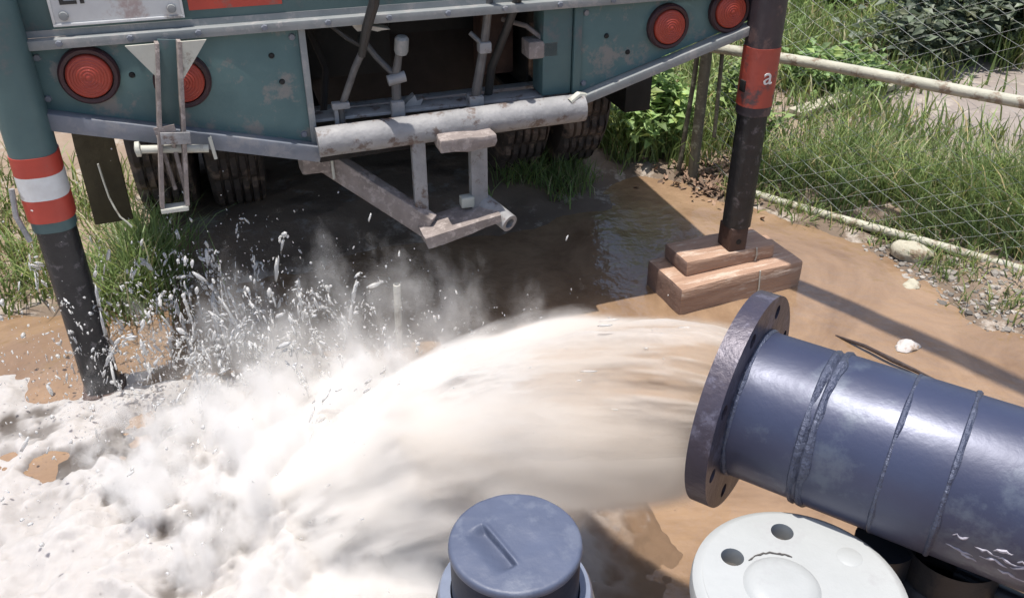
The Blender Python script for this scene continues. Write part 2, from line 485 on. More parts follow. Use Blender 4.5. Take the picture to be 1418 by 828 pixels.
for s_, z_ in ((-1.07, 1.10), (-1.07, .985), (-.385, 1.10), (-.385, .80), (.545, 1.10), (.545, .87), (1.17, 1.1)):
    MB().lathe([(0, -.007), (.009, -.006), (.011, -.0)], (s_, 0, z_), (0, 1, 0), 6).build('panel_bolt', TRIM, truck)
# hanging channel bracket with cream gussets
bk = MB()
for a, c in ((-.752, -.830), (-.694, -.760)):
    bk.bar((a, -.085, 1.137), (c, -.095, .66), .035, .011, .001)
bk.bar((-.748, -.104, .90), (-.805, -.106, .895), .004, .02, 0)
bk = bk.build('hanging_bracket', PINKRUST, truck)
MB().bar((-.724, -.055, 1.135), (-.762, -.062, .90), .006, .052, .001).build('bracket_web', TEAL, bk)
MB().bar((-.834, -.095, .652), (-.756, -.095, .652), .04, .014, .002).build('bracket_foot', CREAM, bk)
MB().bar((-.792, -.113, .875), (-.712, -.113, .868), .006, .035, .001).build('bracket_clip', DUSTSTEEL, bk)
MB().prism([(-.832, 1.137), (-.757, 1.137), (-.762, 1.035)], -.10, -.094).build('gusset', CREAM, bk)
MB().prism([(-.690, 1.137), (-.622, 1.137), (-.700, 1.035)], -.10, -.094).build('gusset', CREAM, bk)
MB().tube([(-.862, -.07, .835), (-.67, -.07, .815)], .012, 12).build('bracket_pin', CREAM, bk)
MB().lathe([(.006, 0), (.022, .004), (.022, .016), (.006, .02)], (-.872, -.07, .836), (1, 0, 0), 14).build('pin_head', CREAM, bk)
MB().bar((-.662, -.07, .85), (-.655, -.07, .78), .012, .01, .002).build('pin_clip', CREAM, bk)
MB().tube([(-.80, -.07, .87), (-.785, -.07, .70)], .006, 8).build('bracket_rod', PINKRUST, bk)
MB().bar((-.765, -.07, .87), (-.757, -.07, .70), .02, .012, .002).build('bracket_rod', PINKRUST, bk)

# tail bumper pipe
bp = MB().tube([(-.352, -.045, .785), (-.30, -.045, .787), (-.1, -.045, .79), (.1, -.045, .795), (.3, -.045, .80), (.528, -.045, .803)], .046, 28)
bp.build('bumper_pipe', DUSTSTEEL, truck)
MB().bar((-.345, .06, .70), (.50, .06, .735), .05, .03, .003).build('lower_crossbar', DARKRED, truck)
MB().bar((-.36, .20, .79), (.60, .20, .802), .045, .04, .003).build('rear_crossbar', DUSTSTEEL, truck)
MB().box((-.35, .02, .825), (.50, .10, .835), .002).build('valve_shelf', DUSTSTEEL, truck)
MB().tube([(.47, -.07, .835), (.505, -.055, .85), (.54, -.03, .835)], .012, 10).build('pipe_clamp', CREAM, truck)
# valve levers
def lever(pts, rad, name='control_lever', m=LEVER):
    return MB().tube(pts, rad, 10).build(name, m, truck)
L1 = lever([(-.262, .02, .79), (-.262, .02, .86), (-.21, .0, .99), (-.185, -.01, 1.04)], .011)
MB().tube([(-.187, -.01, 1.03), (-.17, -.045, 1.12), (-.150, -.09, 1.20), (-.13, -.10, 1.36)], [.012, .015, .016, .016], 10).build('lever_grip', HOSE, L1)
MB().box((-.29, .0, .865), (-.235, .03, .885), .004).build('lever_yoke', DUSTSTEEL, L1)
MB().box((-.285, .005, .80), (-.272, .03, .865), .003).build('lever_fork', DUSTSTEEL, L1)
L2 = lever([(-.085, .03, .79), (-.08, .03, .95), (-.066, .02, 1.02)], [.016, .015, .011])
MB().lathe([(.0, 0), (.018, .002), (.022, .012), (.022, .05), (.016, .058), (0, .06)], (-.062, .015, 1.015), (.1, -.1, 1), 18).build('lever_knob', GREYRAIL, L2)
MB().tube([(-.08, .025, .945), (-.13, .06, 1.0), (-.165, .09, 1.05)], .010, 8).build('link_rod', LEVER, L2)
MB().tube([(-.108, .02, .935), (-.052, .02, .945)], .017, 12).build('lever_yoke', DUSTSTEEL, L2)
MB().box((-.105, .0, .80), (-.062, .03, .87), .006).build('valve_body', DUSTSTEEL, L2)
L3 = lever([(.172, .03, .79), (.18, .02, .88), (.206, .01, 1.03), (.222, .0, 1.17), (.225, -.05, 1.30)], [.018, .016, .014, .012, .012])
MB().box((.185, -.01, 1.0), (.225, .03, 1.035), .006).build('lever_yoke', DUSTSTEEL, L3)
MB().tube([(.205, .0, 1.02), (.165, .03, 1.06)], .008, 8).build('link_rod', LEVER, L3)
MB().box((.15, .0, .80), (.20, .05, .86), .006).build('valve_body', DUSTSTEEL, L3)
MB().tube([(.235, .09, .80), (.25, .08, .93), (.285, .03, 1.06), (.305, -.02, 1.16), (.30, -.06, 1.25)], .014, 12).build('hydraulic_hose', HOSE, truck)
MB().tube([(-.31, .12, .80), (-.28, .16, .95), (-.32, .2, 1.08), (-.29, .2, 1.13)], .012, 10).build('hydraulic_hose', DARKRED, truck)
MB().tube([(-.26, .05, 1.11), (-.22, .03, 1.075), (-.19, .02, 1.055), (-.17, .06, 1.08)], .008, 8).build('hydraulic_hose', HOSE, truck)
hb = MB().box((.352, .0, .965), (.455, .08, 1.02), .006).build('junction_box', PINKRUST, truck)
MB().tube([(.41, .03, 1.02), (.36, .05, 1.06), (.30, .12, 1.07)], .008, 8).build('cable', PINKRUST, hb)
MB().tube([(.44, .02, .80), (.437, .02, .97)], .013, 10).build('box_stem', DUSTSTEEL, hb)
MB().tube([(.405, .02, .80), (.41, .02, .90)], .006, 8).build('box_stem', DUSTSTEEL, hb)
rg = MB().prism([(-.21, 1.128), (-.09, 1.10), (-.13, 1.095), (-.16, 1.105), (-.19, 1.10)], .0, .05).sub(2).wobble(.006, 20)
rg.build('rag', RAG, truck)
wl = MB().prism([(-.06, .836), (.0, .836), (.012, .86), (-.01, .85), (-.02, .872), (-.045, .852)], .05, .08).sub(2).wobble(.005, 25)
wl.build('shelf_rubbish', DUSTSTEEL, truck)

# hitch below the pipe
hf = MB()
hf.box((-.062, -.07, .50), (-.018, -.04, .76), .003)
hf.box((.13, -.075, .50), (.186, -.035, .765), .003)
hf = hf.build('hitch_frame', DUSTSTEEL, truck)
MB().box((.015, -.150, .742), (.192, -.05, .785), .004).sub(3).wobble(.008, 22, 3).build('hitch_plate', PINKRUST, hf)
db = MB().bar((-.33, .16, .66), (-.02, -.09, .465), .04, .085, .005).sub(3).wobble(.005, 18, 5)
db.build('drawbar', PINKRUST, hf)
MB().prism([(-.06, .47), (.20, .515), (.20, .49), (-.0, .435), (-.05, .43)], -.175, -.03).sub(3).wobble(.006, 20, 8).build('hitch_shelf', PINKRUST, hf)
tb = MB().lathe([(.031, -.06), (.031, .10), (.018, .10), (.018, -.06)], (.19, -.08, .50), (.42, -.85, -.25), 24, close=True)
tb.build('hitch_tube', DUSTSTEEL, hf)
MB().box((.09, -.085, .512), (.135, -.05, .55), .005).sub(2).wobble(.005, 30).build('hitch_lug', CREAM, hf)
MB().box((-.40, .10, .62), (-.30, .22, .74), .01).sub(2).wobble(.012, 12).build('hitch_bracket', PINKRUST, hf)
MB().tube([(-.30, .10, .68), (-.30, .09, .60)], .005, 6).build('hitch_pin', CREAM, hf)

# underframe, axle, wheels
for s_ in (-.36, .43):
    c = MB().box((s_ - .004, .24, .78), (s_ + .004, 6.2, 1.15), 0)
    c.box((s_ - .06, .24, .772), (s_ + .06, 6.2, .786), 0)
    c.build('chassis_rail', DARKSTEEL, truck)
MB().box((-.30, .55, .66), (.38, .95, 1.12), .03).build('opening_shade_box', DARKRED, truck)  # near-black box added so that the tail opening stays dark
MB().box((-1.05, .50, .95), (1.12, .52, 1.15), 0).build('opening_shade_sheet', DARKSTEEL, truck)  # dark sheet added behind the tail opening to shut out light
MB().box((-.32, .40, .84), (-.02, .52, 1.12), .02).build('pump_case', DARKSTEEL, truck)
MB().box((.28, .30, .83), (.40, .42, 1.06), .015).build('filter_case', RUST, truck)
MB().box((.98, .58, .52), (1.10, .86, .80), .01).build('tool_box', DARKSTEEL, truck)
MB().box((-1.075, .60, .62), (-1.06, 6.2, 1.15), .002).build('side_light_block', TEAL, truck)  # plates on both sides added to block daylight from under the truck
MB().box((1.14, .62, .66), (1.155, 6.2, 1.15), .002).build('side_light_block', TEAL, truck)
MB().box((-1.04, 3.6, .16), (1.12, 4.6, 1.10), .03).build('underbody_light_block', DARKSTEEL, truck)  # full-width box added to stop daylight coming through below the deck
MB().box((-.34, .98, .60), (.40, 1.18, 1.10), .02).build('gear_case', DARKSTEEL, truck)
ax = MB().tube([(-.95, 1.42, .5), (-.2, 1.42, .5), (.0, 1.42, .52), (.1, 1.42, .52), (.25, 1.42, .5), (1.0, 1.42, .5)], [.07, .08, .19, .19, .08, .07], 20)
ax.build('rear_axle', DARKSTEEL, truck)


def wheel(s0, s1, d, name='wheel'):
    r = .5; wdt = s1 - s0
    prof = [(.27, 0), (.33, -.004), (.42, .006), (.475, .014), (.495, .03)]
    k = 5
    for i in range(k):                      # circumferential ribs
        a0 = .03 + (wdt - .06) * i / k; a1 = .03 + (wdt - .06) * (i + 1) / k
        prof += [(.5, a0 + .003), (.5, a1 - .012), (.482, a1 - .010), (.482, a1 - .002)]
    prof += [(.495, wdt - .03), (.475, wdt - .014), (.42, wdt - .006), (.33, wdt + .004), (.27, wdt)]
    b_ = MB().lathe(prof, (s0, d, r), (1, 0, 0), 72)
    for v in b_.bm.verts:                   # cross grooves of the tread
        rr = math.hypot(v.co.y - d, v.co.z - r)
        a = math.atan2(v.co.z - r, v.co.y - d)
        if rr > .485 and int((a + math.pi) / (2 * math.pi) * 72 + .5) % 3 == 0:
            f_ = .478 / rr
            v.co.y = d + (v.co.y - d) * f_; v.co.z = r + (v.co.z - r) * f_
    wh = b_.build(name, RUBBER, truck, 30)
    MB().lathe([(.275, .02), (.25, .05), (.2, .09), (.08, .09), (.06, .05), (0, .05)], (s0, d, r), (1, 0, 0), 32).build('rim', DARKRED, wh)


for d in (1.42, 2.72):
    for s0, s1 in ((-1.03, -.78), (-.74, -.49), (.56, .81), (.85, 1.10)):
        wheel(s0, s1, d)
MB().box((-1.13, .545, .34), (-1.0, .56, .95), .003).sub(3).wobble(.01, 5).build('mud_flap', OLIVE, truck)
MB().tube([(-1.065, .53, .58), (-1.06, .52, .45), (-1.035, .50, .38), (-1.0, .49, .34)], .004, 8).sub(1).wobble(.006, 30).build('mud_flap_cord', CREAM, truck)
# unseen leaning pole added on the right jack to cast the shadow across the water
ms_ = MB().tube([(1.19, -.04, 1.70), (1.24, -.19, 2.0), (1.52, -1.8, 5.3)], .05, 16).build('shadow_pole', TEAL, truck)
MB().box((1.11, -.12, 1.66), (1.26, .03, 1.78), .01).build('shadow_pole_foot', TEAL, ms_)

# stabiliser jacks
j = MB().tape((-1.200, -.10, .665), (-1.076, .03, 1.75), .05).build('stabiliser_jack', TEAL, truck)
for z0, z1, m_, nm in ((.795, .852, REDTAPE, 'red_band'), (.725, .795, WHITETAPE, 'white_band'), (.655, .725, REDTAPE, 'red_band')):
    MB().tape((-1.2025, -.1025, z0), (-1.0735, .0325, z1), .0525).build(nm, m_, j)
MB().tape((-1.198, -.094, .62), (-1.079, .023, .668), .046).build('sleeve_lip', TEAL, j)
rm = MB().tape((-1.192, -.09, .0), (-1.084, .018, .66), .042)
rm.build('ram', BLACKLEG, j)
MB().box((-1.205, -.103, -.065), (-1.07, .03, .03), .02).sub(2).wobble(.006, 20).build('foot', RUST, j)
MB().tube([(-1.214, -.07, .76), (-1.222, -.08, .68), (-1.205, -.085, .60)], .008, 8).build('jack_cable', DUSTSTEEL, j)

j = MB().tape((1.128, -.105, .715), (1.245, .012, 1.75), .05).build('stabiliser_jack', MAROON, truck)
MB().tape((1.1255, -.1075, .748), (1.2475, .0145, .955), .0525).build('red_band', FADED, j)
text_mesh('stencil_letter', 'a', .085, WHITETAPE, j, Matrix.Translation((1.168, -.1095, .835)) @ Matrix.Rotation(R(90), 4, 'X'), .0012)
MB().box((1.12, -.07, .80), (1.129, -.04, .84), .003).build('jack_pin', DARKSTEEL, j)
MB().tape((1.135, -.098, .27), (1.238, .005, .72), .045).build('ram', BLACKLEG, j)
ft = MB().box((1.142, -.092, .172), (1.215, .0, .272), .006).build('foot', RUST, j)
MB().lathe([(.0, -.002), (.011, -.002), (.011, 0)], (1.178, -.092, .215), (0, 1, 0), 14).build('foot_hole', DARKSTEEL, ft)

# ------------------------------------------------------------------ timber packing under the right jack
def timber(name, c, size, ang, label, seed, rope_at):
    e = empty(name, c, R(ang))
    L_, W_, H_ = size
    m_ = MB().box((-L_ / 2, -W_ / 2, 0), (L_ / 2, W_ / 2, H_), .012).sub(3).wobble(.006, 9, seed)
    bd = m_.build('beam', WOOD, e)
    bd.data.materials.append(WOODEND)
    for f in bd.data.polygons:
        if abs(f.normal.x) > .8: f.material_index = 1
    cr = MB().tube([(rope_at, -W_ / 2 - .004, .01), (rope_at + .004, -W_ / 2 - .006, H_ * .5), (rope_at, -W_ / 2 - .002, H_ + .002)], .003, 6)
    cr.build('twine', CREAM, e)
    tag(e, label, 'timber block', 'packing blocks under the jack')
    return e


timber('timber_block', (.84, 3.055, -.03), (.56, .25, .145), 23, 'larger lower timber block standing in muddy water under the jack', 2, .07)
timber('timber_block', (.815, 3.075, .112), (.40, .165, .065), 22, 'smaller upper timber block directly under the jack foot', 4, .11)

# ------------------------------------------------------------------ discharge pipe
PA = R(33)
AX = Vector((math.cos(PA), -math.sin(PA), 0))          # from the mouth back along the pipe
P0 = Vector((.435, 1.284, .795))
dp = empty('discharge_pipe', (P0 + AX * .62) * 1)
dp.location.z = 0
tag(dp, 'large dark blue steel pipe with open flange pouring out water', 'pipe')
OFF = -dp.location
def PP(L, r=0, a=0):
    side = Vector((-AX.y, AX.x, 0))
    return P0 + AX * L + side * r * math.cos(a) + Vector((0, 0, 1)) * r * math.sin(a) + OFF
RO = .1365
fl = bmesh.new()
NB = 8
# flange disc with bolt holes: annulus cut as sectors round square-ish octagon holes
def flange(center, axis, r0, r1, th, pcd, nh, rh, seg=12):
    """disc r0..r1 from 0 to -th along axis with nh round through holes"""
    bm = bmesh.new()
    ax_ = axis.normalized(); u = ax_.orthogonal().normalized(); v = ax_.cross(u)
    def P(x, y, a): return center + u * x + v * y + ax_ * a
    layers = []
    for a in (0, -th):
        outer, inner, holes = [], [], []
        N = nh * seg
        outer = [bm.verts.new(P(r1 * math.cos(2 * math.pi * k / N), r1 * math.sin(2 * math.pi * k / N), a)) for k in range(N)]
        inner = [bm.verts.new(P(r0 * math.cos(2 * math.pi * k / N), r0 * math.sin(2 * math.pi * k / N), a)) for k in range(N)]
        for h in range(nh):
            ca = 2 * math.pi * (h + .5) / nh
            cx, cy = pcd * math.cos(ca), pcd * math.sin(ca)
            holes.append([bm.verts.new(P(cx + rh * math.cos(ca + 2 * math.pi * q / (2 * seg)), cy + rh * math.sin(ca + 2 * math.pi * q / (2 * seg)), a)) for q in range(2 * seg)])
        layers.append((outer, inner, holes))
    N = nh * seg
    for outer, inner, holes in layers:
        for h in range(nh):
            o_ = [outer[(h * seg + k) % N] for k in range(seg + 1)]
            i_ = [inner[(h * seg + k) % N] for k in range(seg + 1)]
            H = holes[h]; m = 2 * seg
            # outer half of the hole: H[-seg//2 .. seg//2]; inner half the rest
            half = seg // 2
            up = [H[(q - half) % m] for q in range(seg + 1)]         # from angle -90deg to +90deg (outward)
            dn = [H[(m - half - q) % m] for q in range(seg + 1)]     # from -90deg to +90deg going through inward
            for k in range(seg):
                bm.faces.new((o_[k], o_[k + 1], up[k + 1], up[k]))
                bm.faces.new((dn[k], dn[k + 1], i_[k + 1], i_[k]))
            bm.faces.new((o_[0], up[0], i_[0])); bm.faces.new((o_[-1], i_[-1], up[-1]))
    (o0, i0, h0), (o1, i1, h1) = layers
    for k in range(N):
        bm.faces.new((o0[k], o0[(k + 1) % N], o1[(k + 1) % N], o1[k])); bm.faces.new((i0[k], i1[k], i1[(k + 1) % N], i0[(k + 1) % N]))
    for A, B in zip(h0, h1):
        for k in range(len(A)):
            bm.faces.new((A[k], B[k], B[(k + 1) % len(A)], A[(k + 1) % len(A)]))
    mb = MB(); mb.bm.free(); mb.bm = bm
    return mb


fo = flange(PP(0), AX, .118, .2025, .038, .172, 8, .0135, 10).build('flange', BLUEDK, dp, 30)
# pipe shell in welded lengths, each slightly different in diameter
segs = [(-.035, .138, .1365), (.138, .255, .1385), (.255, .345, .1405), (.345, 1.25, .1385)]
for k, (a, bnd, r_) in enumerate(segs):
    n_ = 64
    m_ = MB().lathe([(.122, a), (r_, a), (r_, (a + bnd) / 2), (r_, bnd - .001), (.122, bnd - .001)], PP(0), AX, n_, close=True)
    m_.build('pipe_length', BLUE, dp)


def bead(L, r, amp, seed, name='weld_bead', tilt=0., m=WELD, wid=.008):
    pts, rad = [], []
    n_ = 120
    for k in range(n_ + 1):
        a = 2 * math.pi * k / n_
        j_ = math.sin(a * 17 + seed) * .2 + math.sin(a * 5 + seed * 2) * .5 + math.sin(a * 9 + seed) * .3
        pts.append(PP(L + tilt * math.cos(a) + amp * j_ * .6, r, a)); rad.append(wid * (1 + .35 * j_))
    return MB().tube(pts, rad, 8).build(name, m, dp)


bead(.003, .1345, .001, 1, wid=.006)
bead(.122, .1325, .003, 3, wid=.008)
bead(.138, .1355, .004, 6, wid=.008)
bead(.255, .1375, .001, 2, wid=.0045)
bead(.345, .1385, .0012, 5, wid=.0050)
# scuffed paint along the underside next to the riser
for k, (L_, a, ln) in enumerate([(.36, -2.95, .05), (.40, -3.05, .04), (.385, -2.88, .03), (.41, -2.92, .05), (.43, -3.0, .05), (.44, -2.85, .045), (.425, -3.12, .03), (.45, -2.95, .04), (.37, -3.08, .025), (.46, -3.05, .03)]):
    rs_ = random.Random(k)
    q, rd, aa = [], [], a
    for t in range(9):
        aa += rs_.uniform(-.03, .03)
        q.append(PP(L_ + ln * t / 8, .1375, aa)); rd.append(rs_.uniform(.0016, .0042) * math.sin(math.pi * (t + .5) / 9))
    MB().tube(q, rd, 6).build('scuff', SCUFF, dp)
# riser that carries the pipe, with its collar and a brass coupling
rl = PP(.385)
MB().lathe([(.0, 0), (.078, 0), (.078, .60), (.086, .605), (.094, .62), (.094, .655), (.086, .665), (.08, .668), (.08, .73)], (rl.x, rl.y, -.08), (0, 0, 1), 40).build('riser', BLACKRUB, dp)
sp = PP(.29)
MB().tube([(sp.x - .03, sp.y - .03, .64), (sp.x - .02, sp.y - .02, .5), (sp.x, sp.y, .25), (sp.x, sp.y, -.08)], [.05, .055, .05, .05], 24).build('drain_pipe', BLACKRUB, dp)
bc = PP(.50)
brz = MB().lathe([(0, 0), (.03, 0), (.03, .02), (.022, .024), (.022, .05), (.034, .052), (.034, .075), (0, .078)], (bc.x - .03, bc.y - .07, .60), (.3, -.6, .7), 6)
brz.build('brass_coupling', BRASS, dp)
MB().tube([(bc.x - .03, bc.y - .07, .61), (bc.x + .01, bc.y - .03, .60), (rl.x + .02, rl.y, .58)], .018, 12).build('coupling_stem', BLACKRUB, dp)

# ------------------------------------------------------------------ white flanged wellhead
WC = Vector((.45, .95, 0))
wf = empty('wellhead_flange', WC)
tag(wf, 'white painted round flange with bolt holes beside the blue pipe', 'flange')
fb = flange(Vector((0, 0, .70)), Vector((.0, .0, 1)), .02, .150, .035, .109, 6, .0185, 12)
u0 = Vector((0, 0, 1)).orthogonal().normalized()
ang0 = math.atan2(u0.y, u0.x)
bmesh.ops.rotate(fb.bm, cent=(0, 0, 0), matrix=Matrix.Rotation(R(90) - ang0 - R(30), 3, 'Z'), verts=fb.bm.verts[:])
fo = fb.build('flange_face', WHITEPAINT, wf, 30)
MB().lathe([(.1495, .699), (.154, .6985), (.165, .690), (.167, .68), (.167, .663), (.1495, .663)], (0, 0, 0), (0, 0, 1), 72, close=True).build('flange_edge', WHITEPAINT, wf)
MB().lathe([(0, .709), (.035, .709), (.05, .7075), (.056, .703), (.06, .6995), (.06, .68), (0, .68)], (-.03, -.005, 0), (0, 0, 1), 48).build('hub', WHITEPAINT, wf)
cpts = [(-.03 + .062 * math.cos(a) + random.uniform(-.0015, .0015), .062 * math.sin(a) + random.uniform(-.0015, .0015), .7012) for a in np.linspace(R(130), R(60), 16)]
MB().tube(cpts, [.0006] + [random.uniform(.0008, .0022) for _ in range(14)] + [.0006], 6).build('hub_crack', HOLE, wf)
for h in (0, 3, 4, 5):                     # bolt holes stopped with painted plugs
    a = R(30 + 60 * h)
    MB().lathe([(0, .7006), (.0195, .7006), (.0202, .7002), (.0202, .67)], (.109 * math.cos(a), .109 * math.sin(a), 0), (0, 0, 1), 20).build('hole_plug', WHITEPAINT, wf)
for h in range(6):
    a = R(30 + 60 * h)
    MB().lathe([(.0, 0), (.024, 0)], (.109 * math.cos(a), .109 * math.sin(a), .667), (0, 0, 1), 16).build('hole_floor', HOLE, wf)  # dark disc at the bottom of each bolt hole
MB().lathe([(0, -.1), (.135, -.1), (.135, .662), (0, .662)], (0, 0, 0), (0, 0, 1), 40).build('casing', WHITEPAINT, wf)

# ------------------------------------------------------------------ blue capped pipe
cp = empty('capped_standpipe', (.005, .945, 0))
tag(cp, 'blue domed cap with a slot on a short navy standpipe', 'pipe cap')
top = MB().lathe([(0, .806), (.03, .8055), (.06, .804), (.085, .801), (.095, .797), (.100, .790), (.1015, .78), (.1005, .768), (.097, .766)], (0, 0, 0), (0, 0, 1), 72)
for v in top.bm.verts: pass
co = MB(); co.bm.free()
# cap top as a dense disc so the cast wedge groove is real relief
rr = np.concatenate([np.linspace(0, .095, 110), np.array([.0975, .0992, .1003, .1010, .1013, .1008, .0985])])
zz = np.concatenate([.804 - .003 * (np.linspace(0, .095, 110) / .095) ** 2, np.array([.8002, .7990, .7970, .7940, .7905, .7880, .7865])])
na = 320
A = np.linspace(0, 2 * math.pi, na, endpoint=False)
VX = rr[:, None] * np.cos(A); VY = rr[:, None] * np.sin(A); VZ = np.repeat(zz[:, None], na, 1)
# groove along a line running from upper left to lower right
gp0 = np.array([-.050, .030]); gp1 = np.array([.002, -.048])
gd = (gp1 - gp0); gl = np.linalg.norm(gd); gd /= gl; gn = np.array([gd[1], -gd[0]])
tt = (VX - gp0[0]) * gd[0] + (VY - gp0[1]) * gd[1]
nn = (VX - gp0[0]) * gn[0] + (VY - gp0[1]) * gn[1]      # positive to the lower left of the line
along = ss(-.004, .012, tt) * ss(gl + .004, gl - .012, tt)
gro = along * ss(-.0008, .0010, nn) * ss(.040, .0, nn)
rid = along * np.exp(-((nn + .003) / .004) ** 2)
VZ = VZ - .013 * gro + .002 * rid + (fbm(VX * 40, VY * 40, oct=2, seed=4) - .5) * .002 - .0025 * np.exp(-(((VX - .018) / .022) ** 2 + ((VY + .005) / .016) ** 2))
top.bm.free()
idx = np.arange(len(rr) * na).reshape(len(rr), na)
F = np.stack([idx[:-1], np.roll(idx[:-1], -1, 1), np.roll(idx[1:], -1, 1), idx[1:]], -1).reshape(-1, 4)[na:]
F = np.concatenate([F, ]); V = np.stack([VX, VY, VZ], -1).reshape(-1, 3)
ct = np.stack([np.zeros(na, int), idx[1], np.roll(idx[1], -1)], -1)
capo = fast('cap', V, np.concatenate([np.concatenate([F[:, [0, 3, 2]], F[:, [0, 2, 1]]]), ct]), CAPBLUE, cp, smooth=True)
bm_ = bmesh.new(); bm_.from_mesh(capo.data); bmesh.ops.remove_doubles(bm_, verts=bm_.verts[:], dist=1e-6)
bmesh.ops.recalc_face_normals(bm_, faces=bm_.faces[:]); bm_.to_mesh(capo.data); bm_.free()
MB().lathe([(.0, .787), (.0985, .787), (.0985, -.1), (0, -.1)], (0, 0, 0), (0, 0, 1), 64).build('barrel', CAPDARK, cp)
MB().lathe([(.101, .70), (.117, .698), (.121, .69), (.121, .64), (.116, .632), (.100, .63)], (0, 0, 0), (0, 0, 1), 64).build('collar', COLLAR, cp)
MB().lathe([(.1215, .668), (.126, .666), (.128, .655), (.1215, .652)], (0, 0, 0), (0, 0, 1), 64).build('collar_band', HOLE, cp)

# ------------------------------------------------------------------ chain link fence
FA = Vector((.895, 4.07, 0)); FD = Vector((.765, -.644, 0)).normalized()
fence = empty('chain_link_fence', FA, math.atan2(FD.y, FD.x))
tag(fence, 'chain link fence with weathered pale pipe rails in front of the grass', 'fence')
def wavy(a, bnd, z0, z1, r, name, m, k=14, amp=.006, seed=0):
    pts = [(a + (bnd - a) * t, amp * math.sin(7 * t + seed), z0 + (z1 - z0) * t + amp * math.sin(11 * t + seed * 2)) for t in np.linspace(0, 1, k)]
    return MB().tube(pts, r, 14).build(name, m, fence)
wavy(.0, 3.3, .668, .755, .023, 'middle_rail', PALERAIL)
wavy(.27, 3.3, .035, .05, .019, 'bottom_rail', PALERAIL, amp=.008, seed=2)
wavy(.0, 3.3, 1.95, 1.95, .02, 'top_rail', PALERAIL)
MB().tube([(0, 0, -.1), (.0, .0, 1), (0, 0, 2.0)], .026, 16).build('post', POSTM, fence)
MB().tube([(-.085, .0, -.05), (-.05, .0, .5), (-.03, 0, 1.2)], .012, 10).build('post', POSTM, fence)
MB().tube([(.085, .01, .25), (.075, .01, .6), (.07, 0, 1.1)], .010, 10).build('post', POSTM, fence)
MB().tube([(3.1, 0, -.1), (3.1, 0, 2.0)], .03, 16).build('post', POSTM, fence)
# woven wires
pit = .072; V, F = [], []
nw = int(3.1 / pit * 1) ; zs = np.arange(.06, 1.95, pit * .5)
for wi in range(nw):
    t0 = .03 + wi * pit
    for sgn in (1,):
        px = t0 + pit * (((np.arange(len(zs)) + wi) % 2) * 1.06 - .03)
        px = px + (fbm(px * 2, zs * 2, oct=2, seed=9) - .5) * .03
        py = .024 + .004 * ((np.arange(len(zs)) % 2) * 2 - 1) + (fbm(px * 1.3 + 3, zs * 1.3, oct=2, seed=19) - .5) * .05
        r = .0012
        base = len(V)
        for x_, y_, z_ in zip(px, py, zs):
            V += [(x_ - r, y_, z_), (x_, y_ - r, z_ + r * .3), (x_ + r, y_, z_), (x_, y_ + r, z_ - r * .3)]
        for q in range(len(zs) - 1):
            for e_ in range(4):
                F.append((base + 4 * q + e_, base + 4 * q + (e_ + 1) % 4, base + 4 * q + 4 + (e_ + 1) % 4, base + 4 * q + 4 + e_))
o = fast('wire_mesh', V, F, GALV, fence)
o['kind'] = 'stuff'


# ------------------------------------------------------------------ vegetation
def blades(P, h, wd, lean, col, seed=0):
    """arched tapering blades; returns verts, tris, colours"""
    n_ = len(P); rg_ = np.random.default_rng(seed)
    az = rg_.uniform(0, 2 * math.pi, n_); ln = lean * rg_.uniform(.2, 1.3, n_)
    dx, dy = np.cos(az), np.sin(az)
    tw = rg_.uniform(0, math.pi, n_); sx, sy = np.cos(tw), np.sin(tw)
    V = np.zeros((n_, 7, 3))
    for k, (t, ww) in enumerate([(0, 1.), (.4, .85), (.75, .5)]):
        off = ln * h * t ** 2
        c = P + np.stack([dx * off, dy * off, h * (t - .28 * ln * t * t)], -1)
        s_ = np.stack([sx, sy, np.zeros(n_)], -1) * (wd * ww * .5)[:, None]
        V[:, 2 * k] = c - s_; V[:, 2 * k + 1] = c + s_
    off = ln * h
    V[:, 6] = P + np.stack([dx * off, dy * off, h * (1 - .34 * ln)], -1)
    T_ = np.array([[0, 1, 3], [0, 3, 2], [2, 3, 5], [2, 5, 4], [4, 5, 6]])
    F = (np.arange(n_)[:, None, None] * 7 + T_).reshape(-1, 3)
    C_ = np.repeat(col, 7, 0)
    return V.reshape(-1, 3), F, C_


def grass_cols(n_, rg_, yellow=.2, dead=.08):
    base = np.ones((n_, 3)) * rg_.uniform(.6, 1.35, (n_, 1))
    y = rg_.random(n_) < yellow
    base[y] *= np.array([1.35, 1.15, 1.0])
    d = rg_.random(n_) < dead
    base[d] *= np.array([2.1, 1.4, 2.6])
    return base


def lawn(name, label, n_, box, keep, hfun, wd, lean, seed, yellow=.2, dead=.08):
    rg_ = np.random.default_rng(seed)
    x = rg_.uniform(box[0], box[1], n_); y = rg_.uniform(box[2], box[3], n_)
    k = rg_.random(n_) < keep(x, y)
    x, y = x[k], y[k]
    P = np.stack([x, y, ground_z(x, y) - .01], -1)
    h = hfun(x, y) * rg_.uniform(.55, 1.25, len(x))
    V, F, C_ = blades(P, h, wd * rg_.uniform(.6, 1.4, len(x)), lean, grass_cols(len(x), rg_, yellow, dead), seed)
    o = fast(name, V, F, BLADE, col=C_)
    tag(o, label, 'grass', kind='stuff')
    return o


def fence_off(x, y):       # distance behind the fence line, positive beyond it
    return (x - FA.x) * .644 + (y - FA.y) * .765
def fence_along(x, y):
    return (x - FA.x) * .765 - (y - FA.y) * .644


def dirt_patch(x, y):
    return np.clip(np.exp(-(((x - 2.75) / .75) ** 2 + ((y - 4.75) / .45) ** 2)) * 1.25 + .8 * np.exp(-(((x - 1.45) / .25) ** 2 + ((y - 4.6) / .5) ** 2)), 0, 1)


